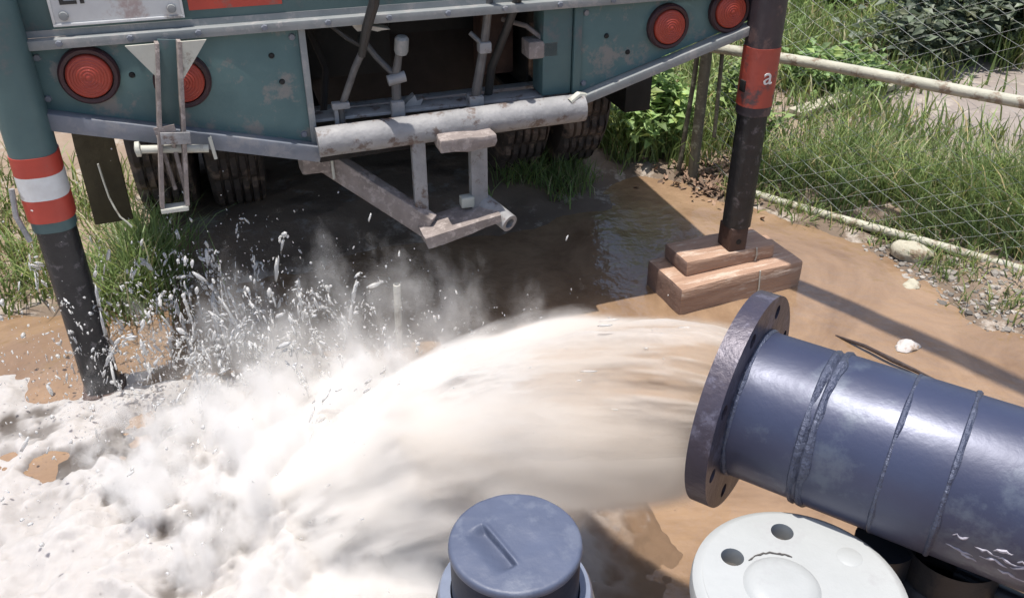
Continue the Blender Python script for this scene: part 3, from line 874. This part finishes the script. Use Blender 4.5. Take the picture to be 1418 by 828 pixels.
lawn('grass', 'tall green grass in a thick band behind the fence', 75000, (.8, 3.6, 2.0, 5.2),
     lambda x, y: ss(-.02, .12, fence_off(x, y)) * ss(1.15, .55, fence_off(x, y) + .25 * fbm(x * 3, y * 3, seed=4)) * ss(.05, .45, fence_along(x, y)) * (1 - .85 * dirt_patch(x, y)) * ss(.25, .45, fbm(x * 5, y * 5, seed=2)),
     lambda x, y: .13 + .20 * ss(.0, .4, fence_off(x, y)) * fbm(x * 2.2, y * 2.2, seed=6) * 1.5, .007, .7, 1, .3, .14)
lawn('grass', 'rough mixed grass on the far ground beyond the thick grass band', 90000, (.9, 8, 4.3, 11),
     lambda x, y: ss(.6, 1.2, fence_off(x, y)) * (1 - .97 * dirt_patch(x, y)) * ss(.28, .5, fbm(x * 1.6, y * 1.6, seed=12)) * ss(11, 7, y),
     lambda x, y: .12 + .22 * fbm(x * 1.2, y * 1.2, seed=16), .012, .6, 2, .3, .14)
lawn('grass', 'sparse wet grass along the water edge by the bottom rail', 16000, (1.0, 2.6, 2.3, 4.0),
     lambda x, y: ss(-.5, -.05, fence_off(x, y)) * ss(.08, -.02, fence_off(x, y)) * ss(.02, .2, pond_sd(x, y) + .08) * ss(.33, .55, fbm(x * 6, y * 6, seed=41)),
     lambda x, y: .06 + .07 * fbm(x * 3, y * 3, seed=6), .006, .9, 3, .35, .15)
lawn('grass', 'bright yellow green grass clump left of the banded jack', 9000, (-3.6, -1.35, 2.6, 4.4),
     lambda x, y: ss(.0, .12, pond_sd(x, y)) * ss(-1.45, -1.62, x) * ss(.3, .5, fbm(x * 3, y * 3, seed=51)) * ss(4.3, 3.5, y),
     lambda x, y: .10 + .2 * fbm(x * 3, y * 3, seed=6), .008, .8, 4, .45, .12)
lawn('grass', 'shaded grass under the truck beside the banded jack', 6500, (-1.6, -.9, 2.75, 3.7),
     lambda x, y: np.exp(-(((x + 1.47) / .12) ** 2 + ((y - 2.98) / .22) ** 2)) * 1.2,
     lambda x, y: .16 + .24 * fbm(x * 3, y * 3, seed=6), .007, .7, 5, .15, .12)
lawn('grass', 'tall pale grass between the truck wheels and the rusty post', 9000, (.3, 1.25, 4.0, 6.2),
     lambda x, y: ss(.02, .2, pond_sd(x, y)) * ss(.3, .5, fbm(x * 4, y * 4, seed=66)) * ss(-.06, .02, x - .55 + (y - 4.2) * .33),
     lambda x, y: .16 + .22 * fbm(x * 3, y * 3, seed=6), .008, .7, 8, .35, .12)
lawn('grass', 'dark grass growing under the truck tail near the wheels', 12000, (-.9, .7, 3.4, 4.6),
     lambda x, y: ss(.0, .25, pond_sd(x, y)) * ss(-.15, .05, x) * ss(.35, .55, fbm(x * 3, y * 3, seed=61)) * ss(.62, .4, x - (y - 3.6) * -.33),
     lambda x, y: .08 + .16 * fbm(x * 3, y * 3, seed=6), .006, .8, 6, .1, .05)


def leafy(name, label, cat, c, rx, ry, h, nl, size, m, seed, nst=14, group=None, tone=(1, 1, 1)):
    rg_ = np.random.default_rng(seed)
    gz_ = float(ground_z(np.array([c[0]]), np.array([c[1]]))[0]) - .02
    e = empty(name, (c[0], c[1], gz_))
    st = MB()
    tips = []
    for k in range(nst):
        a = rg_.uniform(0, 2 * math.pi); q = rg_.random() ** .6
        x, y = rx * q * math.cos(a), ry * q * math.sin(a); hh = h * (1 - .45 * q * q) * rg_.uniform(.6, 1.1)
        b_ = Vector((x * .35, y * .35, 0)); t_ = Vector((x, y, hh)); mid = (b_ + t_) / 2 + Vector((rg_.normal() * .03, rg_.normal() * .03, hh * .1))
        st.tube([b_, mid, t_], [.006 + h * .006, .004 + h * .003, .002], 5)
        tips.append((b_, mid, t_))
    st.build('stems', STEM, e)
    k = rg_.integers(0, nst, nl); t = rg_.uniform(.22, 1.03, nl) ** .8
    Bp = np.array([[list(p) for p in tp] for tp in tips])[k]
    pos = Bp[:, 0] * ((1 - t) ** 2)[:, None] + Bp[:, 1] * (2 * t * (1 - t))[:, None] + Bp[:, 2] * (t ** 2)[:, None]
    pos += rg_.normal(0, 1, (nl, 3)) * np.array([rx * .17, ry * .17, h * .08])
    pos[:, 2] = np.maximum(pos[:, 2], .01)
    az = rg_.uniform(0, 2 * math.pi, nl); el = rg_.uniform(-.5, .75, nl)
    d = np.stack([np.cos(az) * np.cos(el), np.sin(az) * np.cos(el), np.sin(el)], -1)
    s_ = np.cross(d, [0, 0, 1.]); s_ /= np.linalg.norm(s_, axis=1)[:, None]
    roll = rg_.normal(0, .5, nl)[:, None]
    nrm = np.cross(s_, d); s_ = s_ * np.cos(roll) + nrm * np.sin(roll); nrm = np.cross(s_, d)
    L_ = size * rg_.uniform(.5, 1.4, nl)[:, None]; W_ = L_ * .27
    V = np.stack([pos, pos + d * L_ * .45 + s_ * W_ + nrm * W_ * .35, pos + d * L_ * .5, pos + d * L_ * .45 - s_ * W_ + nrm * W_ * .35, pos + d * L_ - nrm * L_ * .14], 1)
    T_ = np.array([[0, 1, 2], [0, 2, 3], [2, 1, 4], [2, 4, 3]])
    F = (np.arange(nl)[:, None, None] * 5 + T_).reshape(-1, 3)
    cc = np.ones((nl, 3)) * rg_.uniform(.55, 1.5, (nl, 1)) * np.array(tone)
    yl = rg_.random(nl) < .15
    cc[yl] *= np.array([1.5, 1.3, 1.1])
    fo_ = fast('leaves', V.reshape(-1, 3), F, m, e, np.repeat(cc, 5, 0))
    fo_['kind'] = 'stuff'
    tag(e, label, cat, group)
    return e


leafy('weed_bush', 'bright green leafy weed bush beside the rusty fence post', 'bush', (.74, 4.45), .20, .26, .48, 1500, .065, LEAF, 31, 22, tone=(1.2, 1.2, 1.3))
leafy('weed_bush', 'low pale green weed bush close to the truck wheels', 'bush', (.50, 4.95), .24, .3, .55, 1300, .06, LEAF, 32, 20, tone=(1.4, 1.35, 1.4))
leafy('weed_bush', 'small weed bush between the jack and the wire mesh', 'bush', (1.25, 4.55), .22, .25, .42, 1100, .05, LEAF, 33, 18, tone=(1, .95, 1))
leafy('dark_shrub', 'large dark green shrub behind the wire fence', 'shrub', (3.55, 6.15), .85, .6, 1.0, 4200, .10, DKLEAF, 34, 40)
leafy('grey_shrub', 'greyish shrub in front of the large dark shrub', 'shrub', (2.75, 5.75), .55, .4, .5, 2000, .075, DKLEAF, 35, 26, tone=(1.9, 1.7, 1.9))
leafy('weed_bush', 'tall light green weeds far behind the fence rail', 'bush', (2.2, 7.3), .7, .6, .6, 2400, .09, LEAF, 36, 30, tone=(.9, 1, .9))
leafy('weed_bush', 'low weeds under the fence rail beside the bleached board', 'bush', (1.95, 5.25), .35, .25, .3, 1100, .06, LEAF, 37, 20, tone=(.8, .85, .9))

# leaf litter at the foot of the post
n_ = 420
rg_ = np.random.default_rng(77)
x = rg_.normal(.98, .13, n_); y = rg_.normal(4.0, .12, n_)
P = np.stack([x, y, ground_z(x, y) + rg_.uniform(0, .03, n_)], -1)
az = rg_.uniform(0, 6.28, n_); d = np.stack([np.cos(az), np.sin(az), rg_.normal(0, .5, n_)], -1); s_ = np.stack([-np.sin(az), np.cos(az), rg_.normal(0, .4, n_)], -1)
L_ = rg_.uniform(.02, .055, n_)[:, None]
V = np.stack([P - d * L_ * .5, P + s_ * L_ * .22, P + d * L_ * .5 + [0, 0, .006], P - s_ * L_ * .22 + [0, 0, .006]], 1)
F = (np.arange(n_)[:, None, None] * 4 + np.array([[0, 1, 2], [0, 2, 3]])).reshape(-1, 3)
tag(fast('leaf_litter', V.reshape(-1, 3), F, DEADLEAF, col=np.repeat(np.ones((n_, 3)) * rg_.uniform(.5, 2.2, (n_, 1)), 4, 0)), 'dry brown leaf litter heaped at the foot of the rusty post', 'leaf litter', kind='stuff')

# ------------------------------------------------------------------ stones, stick, board, gravel
def rock(name, label, c, size, m, seed, rz=0):
    mb = MB()
    bmesh.ops.create_icosphere(mb.bm, subdivisions=3, radius=1)
    co = np.array([v.co[:] for v in mb.bm.verts])
    k = .45 + 1.0 * fbm(co[:, 0] * 1.5 + seed, co[:, 1] * 1.5, co[:, 2] * 1.5, 5, seed)
    for v, q in zip(mb.bm.verts, k):
        v.co *= float(q)
        v.co.x *= size[0]; v.co.y *= size[1]; v.co.z *= size[2]
    o = mb.build(name, m, None, 60)
    o.location = c; o.rotation_euler = (0, 0, R(rz))
    tag(o, label, 'stone')
    return o


rock('stone', 'pale cream stone lying at the water edge by the bottom rail', (1.67, 3.27, .03), (.09, .055, .05), STONE, 3, -30)
rock('stone', 'small white stone sticking out of the muddy water behind the blue pipe', (1.41, 2.62, .0), (.05, .03, .025), STONE2, 8, 10)
rock('stone', 'small flat tan stone in the shallow water below the cream stone', (1.60, 3.05, .0), (.05, .035, .018), STONE, 12, 40)
tag(MB().lathe([(0, -.08), (.0125, -.08), (.0125, .27), (.0095, .272), (.0095, .2), (0, .2)], (-.40, 2.60, 0), (.03, 0, 1), 20).build('pipe_stub', CREAM), 'thin grey pipe stub standing upright in the splashing water', 'pipe stub')
rock('stone', 'tiny whitish pebble on the gravel bank', (1.95, 2.68, .05), (.03, .022, .018), STONE2, 15, 0)
sk = MB().tube([(1.18, 2.69, .0), (1.25, 2.60, .018), (1.32, 2.51, .02), (1.42, 2.41, .012)], [.004, .008, .009, .006], 8).sub(1).wobble(.003, 40)
tag(sk.build('stick', STICK), 'dark wet stick floating in the muddy water beside the blue pipe', 'stick')
bo = MB().bar((1.58, 4.78, .10), (2.30, 5.22, .13), .10, .03, .003).sub(2).wobble(.004, 8).build('board', PLANKM)
tag(bo, 'bleached pale board lying in the grass behind the fence', 'board')
n_ = 5200
rg_ = np.random.default_rng(5)
x = rg_.uniform(1.5, 2.9, n_); y = rg_.uniform(2.0, 3.4, n_)
k = (pond_sd(x, y) > -.07) & (fence_off(x, y) < -.02); x, y = x[k], y[k]; n_ = len(x)
ico = bmesh.new(); bmesh.ops.create_icosphere(ico, subdivisions=1, radius=1)
IV = np.array([v.co[:] for v in ico.verts]); IF = np.array([[v.index for v in f.verts] for f in ico.faces]); ico.free()
sz = rg_.gamma(2., .003, n_) + .002
V = IV[None] * rg_.uniform(.6, 1.2, (n_, len(IV), 1)) * sz[:, None, None] * np.array([1, 1, .65]) + np.stack([x, y, ground_z(x, y) + sz * .1], -1)[:, None]
F = (np.arange(n_)[:, None, None] * len(IV) + IF).reshape(-1, 3)
tag(fast('gravel', V.reshape(-1, 3), F, GRAVELM, col=np.repeat(np.ones((n_, 3)) * rg_.uniform(.5, 2.0, (n_, 1)), len(IV), 0)), 'loose grey gravel on the bank right of the water', 'gravel', kind='stuff')

# ------------------------------------------------------------------ water: jet, boiling foam, spray
FOAM = bpy.data.materials.new('churned water')
FOAM.use_nodes = True
n, l = FOAM.node_tree.nodes, FOAM.node_tree.links
p = n['Principled BSDF']
at = n.new('ShaderNodeAttribute'); at.attribute_name = 'col'
tc = n.new('ShaderNodeTexCoord')
t1 = n.new('ShaderNodeTexNoise'); t1.inputs['Scale'].default_value = 35; t1.inputs['Detail'].default_value = 8; t1.inputs['Roughness'].default_value = .7
l.new(tc.outputs['Object'], t1.inputs['Vector'])
mr = n.new('ShaderNodeMapRange'); mr.inputs[3].default_value = .9; mr.inputs[4].default_value = 1.08
l.new(t1.outputs[0], mr.inputs[0])
mx = n.new('ShaderNodeMix'); mx.data_type = 'RGBA'; mx.blend_type = 'MULTIPLY'; mx.inputs[0].default_value = 1
l.new(at.outputs['Color'], mx.inputs[6]); l.new(mr.outputs[0], mx.inputs[7])
l.new(mx.outputs[2], p.inputs['Base Color'])
p.inputs['Roughness'].default_value = .75
p.inputs['Specular IOR Level'].default_value = .25
p.inputs['Subsurface Weight'].default_value = .25
p.inputs['Subsurface Radius'].default_value = (.03, .027, .024)
p.inputs['Subsurface Scale'].default_value = .8
b = n.new('ShaderNodeBump'); b.inputs['Strength'].default_value = .25; b.inputs['Distance'].default_value = .012
t2 = n.new('ShaderNodeTexNoise'); t2.inputs['Scale'].default_value = 60; t2.inputs['Detail'].default_value = 6
l.new(tc.outputs['Object'], t2.inputs['Vector']); l.new(t2.outputs[0], b.inputs['Height']); l.new(b.outputs[0], p.inputs['Normal'])

tr = n.new('ShaderNodeBsdfTranslucent'); ms = n.new('ShaderNodeMixShader'); ms.inputs[0].default_value = .45
l.new(mx.outputs[2], tr.inputs[0]); l.new(p.outputs[0], ms.inputs[1]); l.new(tr.outputs[0], ms.inputs[2])
l.new(ms.outputs[0], n['Material Output'].inputs[0])
VEL = 3.4; SINK = .17
WHITE = np.array([.70, .67, .645]); BEIGE = np.array([.62, .53, .45]); TAN = np.array([.42, .29, .185]); GREYM = np.array([.16, .135, .115])
axn = np.array(AX); P0n = np.array(P0)
side = np.array([-axn[1], axn[0], 0.])


def jet_center(L):
    return P0n[None] - axn[None] * L[:, None] - np.stack([0 * L, 0 * L, 4.9 * (np.maximum(L, 0) / VEL) ** 2 + SINK * np.maximum(L, 0)], -1)


nl_, na_ = 420, 260
Lj = np.linspace(.0, 1.2, nl_); Aj = np.linspace(0, 2 * math.pi, na_, endpoint=False)
LL, AA = np.meshgrid(Lj, Aj, indexing='ij')
rj = .112 + .06 * ss(.1, 1.2, LL) + .02 * ss(.0, .15, LL) + (.03 * ss(.05, .3, LL) + .10 * ss(.25, .8, LL)) * ss(.1, -.95, np.sin(AA))
ca, sa = np.cos(AA), np.sin(AA)
st = fbm(LL * 3.2, ca * 3.5, sa * 3.5, 4, 5)             # long streaks that run with the flow
tu = fbm(LL * 7, ca * 3.4 + 7, sa * 3.4, 4, 9, .5)
rdg = 1 - np.abs(2 * fbm(LL * 7, ca * 3 + 3, sa * 3, 4, 15, .55) - 1)
grow = ss(.03, .9, LL) * .5
rj = rj * (1 - .38 * ss(.1, .8, LL)) * (1 + (st - .5) * (.25 + .9 * grow) + (tu - .5) * (.08 + .8 * grow) + (rdg - .75) * .55 * grow)
cen = jet_center(Lj)
V = cen[:, None] + side * (rj * ca)[..., None] + np.array([0, 0, 1.]) * (rj * sa * (1 + .1 * grow))[..., None]
wt = np.clip(ss(.02, .6, LL) + (st - .5) * 1.1 + (tu - .5) * .7, 0, 1)[..., None]
colj = BEIGE * (1 - wt) + WHITE * wt
dk = (ss(.46, .36, st) * ss(.75, .3, LL) * .8)[..., None]
colj = colj * (1 - dk) + (TAN * 1.15) * dk
idx = np.arange(nl_ * na_).reshape(nl_, na_)
F = np.stack([idx[:-1], np.roll(idx[:-1], -1, 1), np.roll(idx[1:], -1, 1), idx[1:]], -1).reshape(-1, 4)
o = fast('water_jet', V.reshape(-1, 3), F, FOAM, col=colj.reshape(-1, 3), smooth=True)
tag(o, 'thick jet of muddy water shooting out of the blue pipe', 'water jet', kind='stuff')

# boiling foam on the pond where the jet lands
fx = np.linspace(-3.6, .62, 620); fy = np.linspace(.55, 2.85, 350)
X, Y = np.meshgrid(fx, fy)
IM = (-.50, 1.90)
wxn = X + .10 * (fbm(X * 3, Y * 3, oct=3, seed=71) - .5); wyn = Y + .10 * (fbm(X * 3 + 9, Y * 3, oct=3, seed=72) - .5)
d_im = np.hypot((X - IM[0]) / 1.0, (Y - IM[1]) / .8)
# upper edge of the foam and its right edge
edge_t = np.interp(X, [-3.6, -1.9, -1.35, -1.0, -.6, -.25, .1, .35, .62], [2.35, 2.42, 2.48, 2.54, 2.56, 2.58, 2.42, 2.0, 1.5])
top_m = ss(.06, -.16, Y - edge_t + (fbm(X * 4, Y * 4, oct=4, seed=75) - .5) * .35)
right_m = ss(.30, -.40, X - .34 + (fbm(X * 3, Y * 3, oct=4, seed=76) - .5) * .5 - .25 * ss(1.4, 1.9, Y))
mask = top_m * right_m
r1 = 1 - np.abs(2 * fbm(wxn * 4.5, wyn * 4.5, oct=5, seed=81, gain=.55) - 1)
r2 = fbm(wxn * 7, wyn * 7, oct=4, seed=85, gain=.5)
r3 = fbm(wxn * 14, wyn * 14, oct=3, seed=88)
amp = .035 + .12 * np.exp(-(d_im / .7) ** 2)
Z = -.03 + mask * (.035 + amp * (1.1 * (r1 - .55) + .9 * (r2 - .4) + .22 * (r3 - .5)) + .10 * np.exp(-(d_im / .45) ** 2) + .11 * np.exp(-(((Y - (1.62 - .35 * (X + .1))) / .22) ** 2 + ((X + .12) / .35) ** 2)))
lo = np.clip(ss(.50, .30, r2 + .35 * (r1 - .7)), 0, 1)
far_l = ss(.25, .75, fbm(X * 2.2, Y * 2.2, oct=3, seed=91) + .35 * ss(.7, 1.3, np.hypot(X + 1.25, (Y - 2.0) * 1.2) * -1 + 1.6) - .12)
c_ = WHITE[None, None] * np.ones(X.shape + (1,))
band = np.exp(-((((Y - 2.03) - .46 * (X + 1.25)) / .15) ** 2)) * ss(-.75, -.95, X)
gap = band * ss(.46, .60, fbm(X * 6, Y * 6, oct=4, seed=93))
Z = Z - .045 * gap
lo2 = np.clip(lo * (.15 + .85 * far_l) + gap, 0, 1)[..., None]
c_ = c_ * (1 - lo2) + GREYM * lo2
tanm = np.clip(ss(-.20, .40, X + (fbm(X * 3, Y * 3, oct=4, seed=95) - .5) * .9), 0, 1)[..., None]
stk_ = ss(.80, .97, r1)[..., None]
c_ = c_ * (1 - tanm) + (np.array([.31, .205, .128]) * (1 - .45 * stk_) + BEIGE * .45 * stk_) * tanm
edg = (ss(.95, .45, mask) * ss(-.35, -.05, X))[..., None]
c_ = c_ * (1 - edg) + np.array([.29, .19, .118]) * edg
idx = np.arange(X.size).reshape(X.shape)
F = np.stack([idx[:-1, :-1], idx[:-1, 1:], idx[1:, 1:], idx[1:, :-1]], -1).reshape(-1, 4)
keepf = (mask.reshape(-1)[F] > .02).any(1)
V = np.stack([X, Y, Z], -1).reshape(-1, 3); C3 = c_.reshape(-1, 3)
F = F[keepf]; used = np.unique(F); remap = np.zeros(len(V), int); remap[used] = np.arange(len(used))
o = fast('foam', V[used], remap[F], FOAM, col=C3[used], smooth=True)
tag(o, 'boiling white foam where the jet hits the flooded ground', 'foam', kind='stuff')

# spray: ballistic drops and stretched threads, one uncountable mass
rg_ = np.random.default_rng(101)
parts = []


def burst(n_, src, spread, vdir, vs, vz, size, st_):
    s0 = np.array(src) + rg_.normal(0, 1, (n_, 3)) * np.array(spread)
    a = rg_.normal(vdir, vs[1], n_); sp_ = np.abs(rg_.normal(vs[0], vs[0] * .5, n_)); vzz = np.abs(rg_.normal(vz[0], vz[1], n_))
    v0 = np.stack([np.cos(a) * sp_, np.sin(a) * sp_, vzz], -1)
    t = rg_.uniform(0.02, 1.0, n_) * 2 * vzz / 9.8
    pos = s0 + v0 * t[:, None]; pos[:, 2] -= 4.9 * t * t
    vel = v0.copy(); vel[:, 2] -= 9.8 * t
    k = pos[:, 2] > .0
    parts.append((pos[k], vel[k], rg_.gamma(1.3, size / 1.5, n_)[k], st_))


burst(1200, (-.55, 1.95, .05), (.35, .22, .03), math.pi * .86, (1.0, .9), (1.2, .7), .0017, .35)
burst(2200, (-1.0, 2.3, .03), (.30, .15, .02), math.pi * .7, (.5, .9), (2.0, .7), .0017, .35)
burst(1400, (-.95, 2.4, .03), (.25, .12, .02), math.pi * .55, (.5, 1.0), (2.2, .6), .0017, .35)
burst(1500, (-.6, 2.42, .05), (.38, .10, .03), math.pi * .5, (.6, .8), (1.3, .6), .0015, .35)
burst(250, (-1.3, 1.9, .03), (.55, .40, .02), math.pi, (.4, 1.5), (.8, .5), .0026, .15)
# ragged strings of water thrown up in arcs
for q in range(150):
    left = q < 100
    src = np.array([rg_.normal(-1.02, .22), rg_.normal(2.42, .12), .04]) if left else np.array([rg_.normal(-.75, .25), rg_.normal(2.35, .15), .15])
    a = rg_.uniform(0, 2 * math.pi); sp_ = rg_.uniform(.1, .7); vz_ = rg_.uniform(1.4, 3.1) if left else rg_.uniform(.9, 2.2)
    tf = 2 * vz_ / 9.8
    t0_ = rg_.uniform(.0, .55) * tf; m_ = int(rg_.integers(8, 34))
    t = t0_ + np.sort(rg_.uniform(0, .45, m_)) * tf
    v0 = np.array([math.cos(a) * sp_, math.sin(a) * sp_, vz_])
    pos = src + v0 * t[:, None] + rg_.normal(0, .006, (m_, 3)); pos[:, 2] -= 4.9 * t * t
    vel = np.repeat(v0[None], m_, 0); vel[:, 2] -= 9.8 * t
    k = pos[:, 2] > 0
    if k.sum() > 1: parts.append((pos[k], vel[k] , rg_.gamma(1.4, .0013, m_)[k], .9))
# drops torn from the jet
nj = 120
Lr = rg_.uniform(.12, 1.15, nj) ; ar = rg_.uniform(0, 2 * math.pi, nj)
rr_ = (.13 + .07 * ss(.1, 1.2, Lr)) * (1 + np.abs(rg_.normal(0, .22, nj)) * (.25 + 1.2 * ss(.1, .9, Lr)))
pos = jet_center(Lr) + side * (rr_ * np.cos(ar))[:, None] + np.array([0, 0, 1.]) * (rr_ * np.sin(ar))[:, None]
vel = -axn[None] * VEL + np.stack([0 * Lr, 0 * Lr, -9.8 * Lr / VEL - SINK * VEL], -1)
k = pos[:, 2] > 0
parts.append((pos[k], vel[k], rg_.gamma(2.2, .0013 / 2.2, nj)[k], .30))
VV, FF, CC = [], [], []; base = 0
for pos, vel, s_, st_ in parts:
    m_ = len(pos)
    sp_ = np.linalg.norm(vel, axis=1)[:, None]; dv = vel / np.maximum(sp_, 1e-6)
    s_ = np.clip(s_, .0007, .008)
    q = IV[None] * rg_.uniform(.75, 1.25, (m_, len(IV), 1)) * s_[:, None, None]
    k_ = (1 + st_ * sp_ * 6 * rg_.random((m_, 1)))[:, None, :] - 1
    al = (q * dv[:, None]).sum(-1, keepdims=True)
    q = q + dv[:, None] * al * k_
    VV.append((q + pos[:, None]).reshape(-1, 3)); FF.append((np.arange(m_)[:, None, None] * len(IV) + IF).reshape(-1, 3) + base); base += m_ * len(IV)
    wv = ss(-.1, -.6, pos[:, 0])[:, None]
    CC.append(np.repeat(BEIGE * (1 - wv) + WHITE * wv, len(IV), 0))
DROP = mat('water drops', (.85, .84, .82), (.75, .74, .72), .18, scale=5, bump=0, spec=.6)
pd_ = DROP.node_tree.nodes['Principled BSDF']
pd_.inputs['Transmission Weight'].default_value = .55
pd_.inputs['IOR'].default_value = 1.33
o = fast('spray', np.concatenate(VV), np.concatenate(FF), DROP, col=np.concatenate(CC), smooth=True)
tag(o, 'flying drops of spray thrown up around the foam and the jet', 'spray', kind='stuff')


# fine spray hanging in the air: real volumes with soft, streaky density
def vol_mat(name, color, build, muddy=None):
    m = bpy.data.materials.new(name)
    m.use_nodes = True
    n, l = m.node_tree.nodes, m.node_tree.links
    n.remove(n['Principled BSDF'])
    pv = n.new('ShaderNodeVolumePrincipled')
    pv.inputs['Color'].default_value = (*color, 1)
    pv.inputs['Anisotropy'].default_value = .0
    l.new(pv.outputs[0], n['Material Output'].inputs['Volume'])
    tc = n.new('ShaderNodeTexCoord')
    def M(op, a, b=None, c=None, clamp=False):
        k = n.new('ShaderNodeMath'); k.operation = op; k.use_clamp = clamp
        for i, v in enumerate((a, b, c)):
            if v is None: continue
            if isinstance(v, (int, float)): k.inputs[i].default_value = v
            else: l.new(v, k.inputs[i])
        return k.outputs[0]
    def SS(a, b, x):
        k = n.new('ShaderNodeMapRange'); k.interpolation_type = 'SMOOTHSTEP'
        k.inputs[1].default_value = a; k.inputs[2].default_value = b
        l.new(x, k.inputs[0])
        return k.outputs[0]
    def dot(vec):
        k = n.new('ShaderNodeVectorMath'); k.operation = 'DOT_PRODUCT'
        l.new(tc.outputs['Object'], k.inputs[0]); k.inputs[1].default_value = vec
        return k.outputs['Value']
    def NZ(x, y, z, sc, det=4, rough=.55):
        c = n.new('ShaderNodeCombineXYZ')
        for i, v in enumerate((x, y, z)): l.new(v, c.inputs[i])
        t = n.new('ShaderNodeTexNoise'); t.inputs['Scale'].default_value = sc; t.inputs['Detail'].default_value = det; t.inputs['Roughness'].default_value = rough
        l.new(c.outputs[0], t.inputs['Vector'])
        return t.outputs[0]
    l.new(build(M, SS, dot, NZ), pv.inputs['Density'])
    if muddy:                                # still brown at the mouth, whiter as it takes in air
        L = M('SUBTRACT', float(P0n @ axn), dot(tuple(axn)))
        st_ = NZ(M('MULTIPLY', L, .25), dot(tuple(side)), dot((0, 0, 1)), 9)
        mxc = n.new('ShaderNodeMix'); mxc.data_type = 'RGBA'
        l.new(SS(.05, .75, M('ADD', L, M('MULTIPLY', M('SUBTRACT', st_, .5), .9))), mxc.inputs[0])
        mxc.inputs[6].default_value = (*muddy, 1); mxc.inputs[7].default_value = (*color, 1)
        l.new(mxc.outputs[2], pv.inputs['Color'])
    return m


def jet_density(M, SS, dot, NZ):
    L = M('SUBTRACT', float(P0n @ axn), dot(tuple(axn)))
    sd_ = M('SUBTRACT', dot(tuple(side)), float(P0n @ side))
    Lp = M('MAXIMUM', L, 0.)
    zr = M('ADD', M('SUBTRACT', dot((0, 0, 1)), float(P0n[2])), M('ADD', M('MULTIPLY', M('MULTIPLY', Lp, Lp), 4.9 / VEL ** 2), M('MULTIPLY', Lp, SINK)))
    dn = M('MULTIPLY', M('MINIMUM', zr, 0.), M('MAXIMUM', M('SUBTRACT', .66, M('MULTIPLY', Lp, .45)), .3))
    zz_ = M('ADD', M('MULTIPLY', M('MAXIMUM', zr, 0.), M('ADD', 1.12, M('MULTIPLY', Lp, .55))), dn)
    r = M('SQRT', M('ADD', M('MULTIPLY', sd_, sd_), M('MULTIPLY', zz_, zz_)))
    rn = M('DIVIDE', r, M('ADD', M('MULTIPLY', Lp, .12), .125))
    nz = NZ(M('MULTIPLY', L, .28), sd_, zr, 11)
    q = M('ADD', rn, M('MULTIPLY', M('SUBTRACT', nz, .5), M('ADD', M('MULTIPLY', Lp, 1.3), .35)))
    return M('MULTIPLY', M('MULTIPLY', SS(1.20, .84, q), SS(.03, .12, L)), 60.)


def tube_env(name, m, label):
    mb = MB()
    Ls = np.linspace(.035, 1.2, 22)
    pts = jet_center(Ls)
    rings = []
    for L_, c in zip(Ls, pts):
        ra = .132 + .13 * L_
        rings.append([mb.bm.verts.new(Vector(c) + Vector(side) * (ra * 1.4 * math.cos(a)) + Vector((0, 0, ra * 1.4 * math.sin(a) * ((1.6 + 1.6 * L_) if math.sin(a) < 0 else 1)))) for a in np.linspace(0, 2 * math.pi, 28, endpoint=False)])
    for a, b_ in zip(rings, rings[1:]):
        for k in range(28): mb.bm.faces.new((a[k], a[(k + 1) % 28], b_[(k + 1) % 28], b_[k]))
    mb.bm.faces.new(rings[0][::-1]); mb.bm.faces.new(rings[-1])
    o = mb.build(name, m, None, 0)
    tag(o, label, 'spray', kind='stuff')
    return o


tube_env('jet_mist', vol_mat('jet mist', (.955, .925, .89), jet_density, (.93, .855, .765)), 'soft cream spray wrapped round the jet of water')


def mist_density(M, SS, dot, NZ):
    x, y, z = dot((1, 0, 0)), dot((0, 1, 0)), dot((0, 0, 1))
    nz = NZ(x, y, M('MULTIPLY', z, .6), 7.5, 6, .66)
    def ell(cx, cy, rx, ry, rz):
        a = M('DIVIDE', M('SUBTRACT', x, cx), rx); b = M('DIVIDE', M('SUBTRACT', y, cy), ry); c = M('DIVIDE', z, rz)
        return M('SQRT', M('ADD', M('ADD', M('MULTIPLY', a, a), M('MULTIPLY', b, b)), M('MULTIPLY', c, c)))
    # thin ragged mist high up behind, dense heaped spray where the water lands
    e1 = ell(-.52, 2.30, .72, .50, .46)
    thin = M('MULTIPLY', SS(.95, .35, M('ADD', e1, M('MULTIPLY', M('SUBTRACT', nz, .5), 3.0))), 3.2)
    e2 = ell(-.46, 1.95, .72, .46, .29)
    heap = M('MULTIPLY', SS(1.0, .80, M('ADD', e2, M('MULTIPLY', M('SUBTRACT', nz, .5), 1.9))), 30.)
    e3 = ell(-.30, 1.50, .38, .32, .18)
    low = M('MULTIPLY', SS(1.0, .7, M('ADD', e3, M('MULTIPLY', M('SUBTRACT', nz, .5), 1.4))), 35.)
    return M('MAXIMUM', M('MAXIMUM', thin, heap), low)


mb = MB()
bmesh.ops.create_uvsphere(mb.bm, u_segments=40, v_segments=20, radius=1)
for v in mb.bm.verts:
    v.co = Vector((-.58 + v.co.x * 1.1, 2.05 + v.co.y * .95, -.02 + max(v.co.z, 0) * .72))
tag(mb.build('splash_mist', vol_mat('splash mist', (.93, .91, .89), mist_density), None, 0), 'pale mist hanging over the foam and around the banded jack', 'mist', kind='stuff')
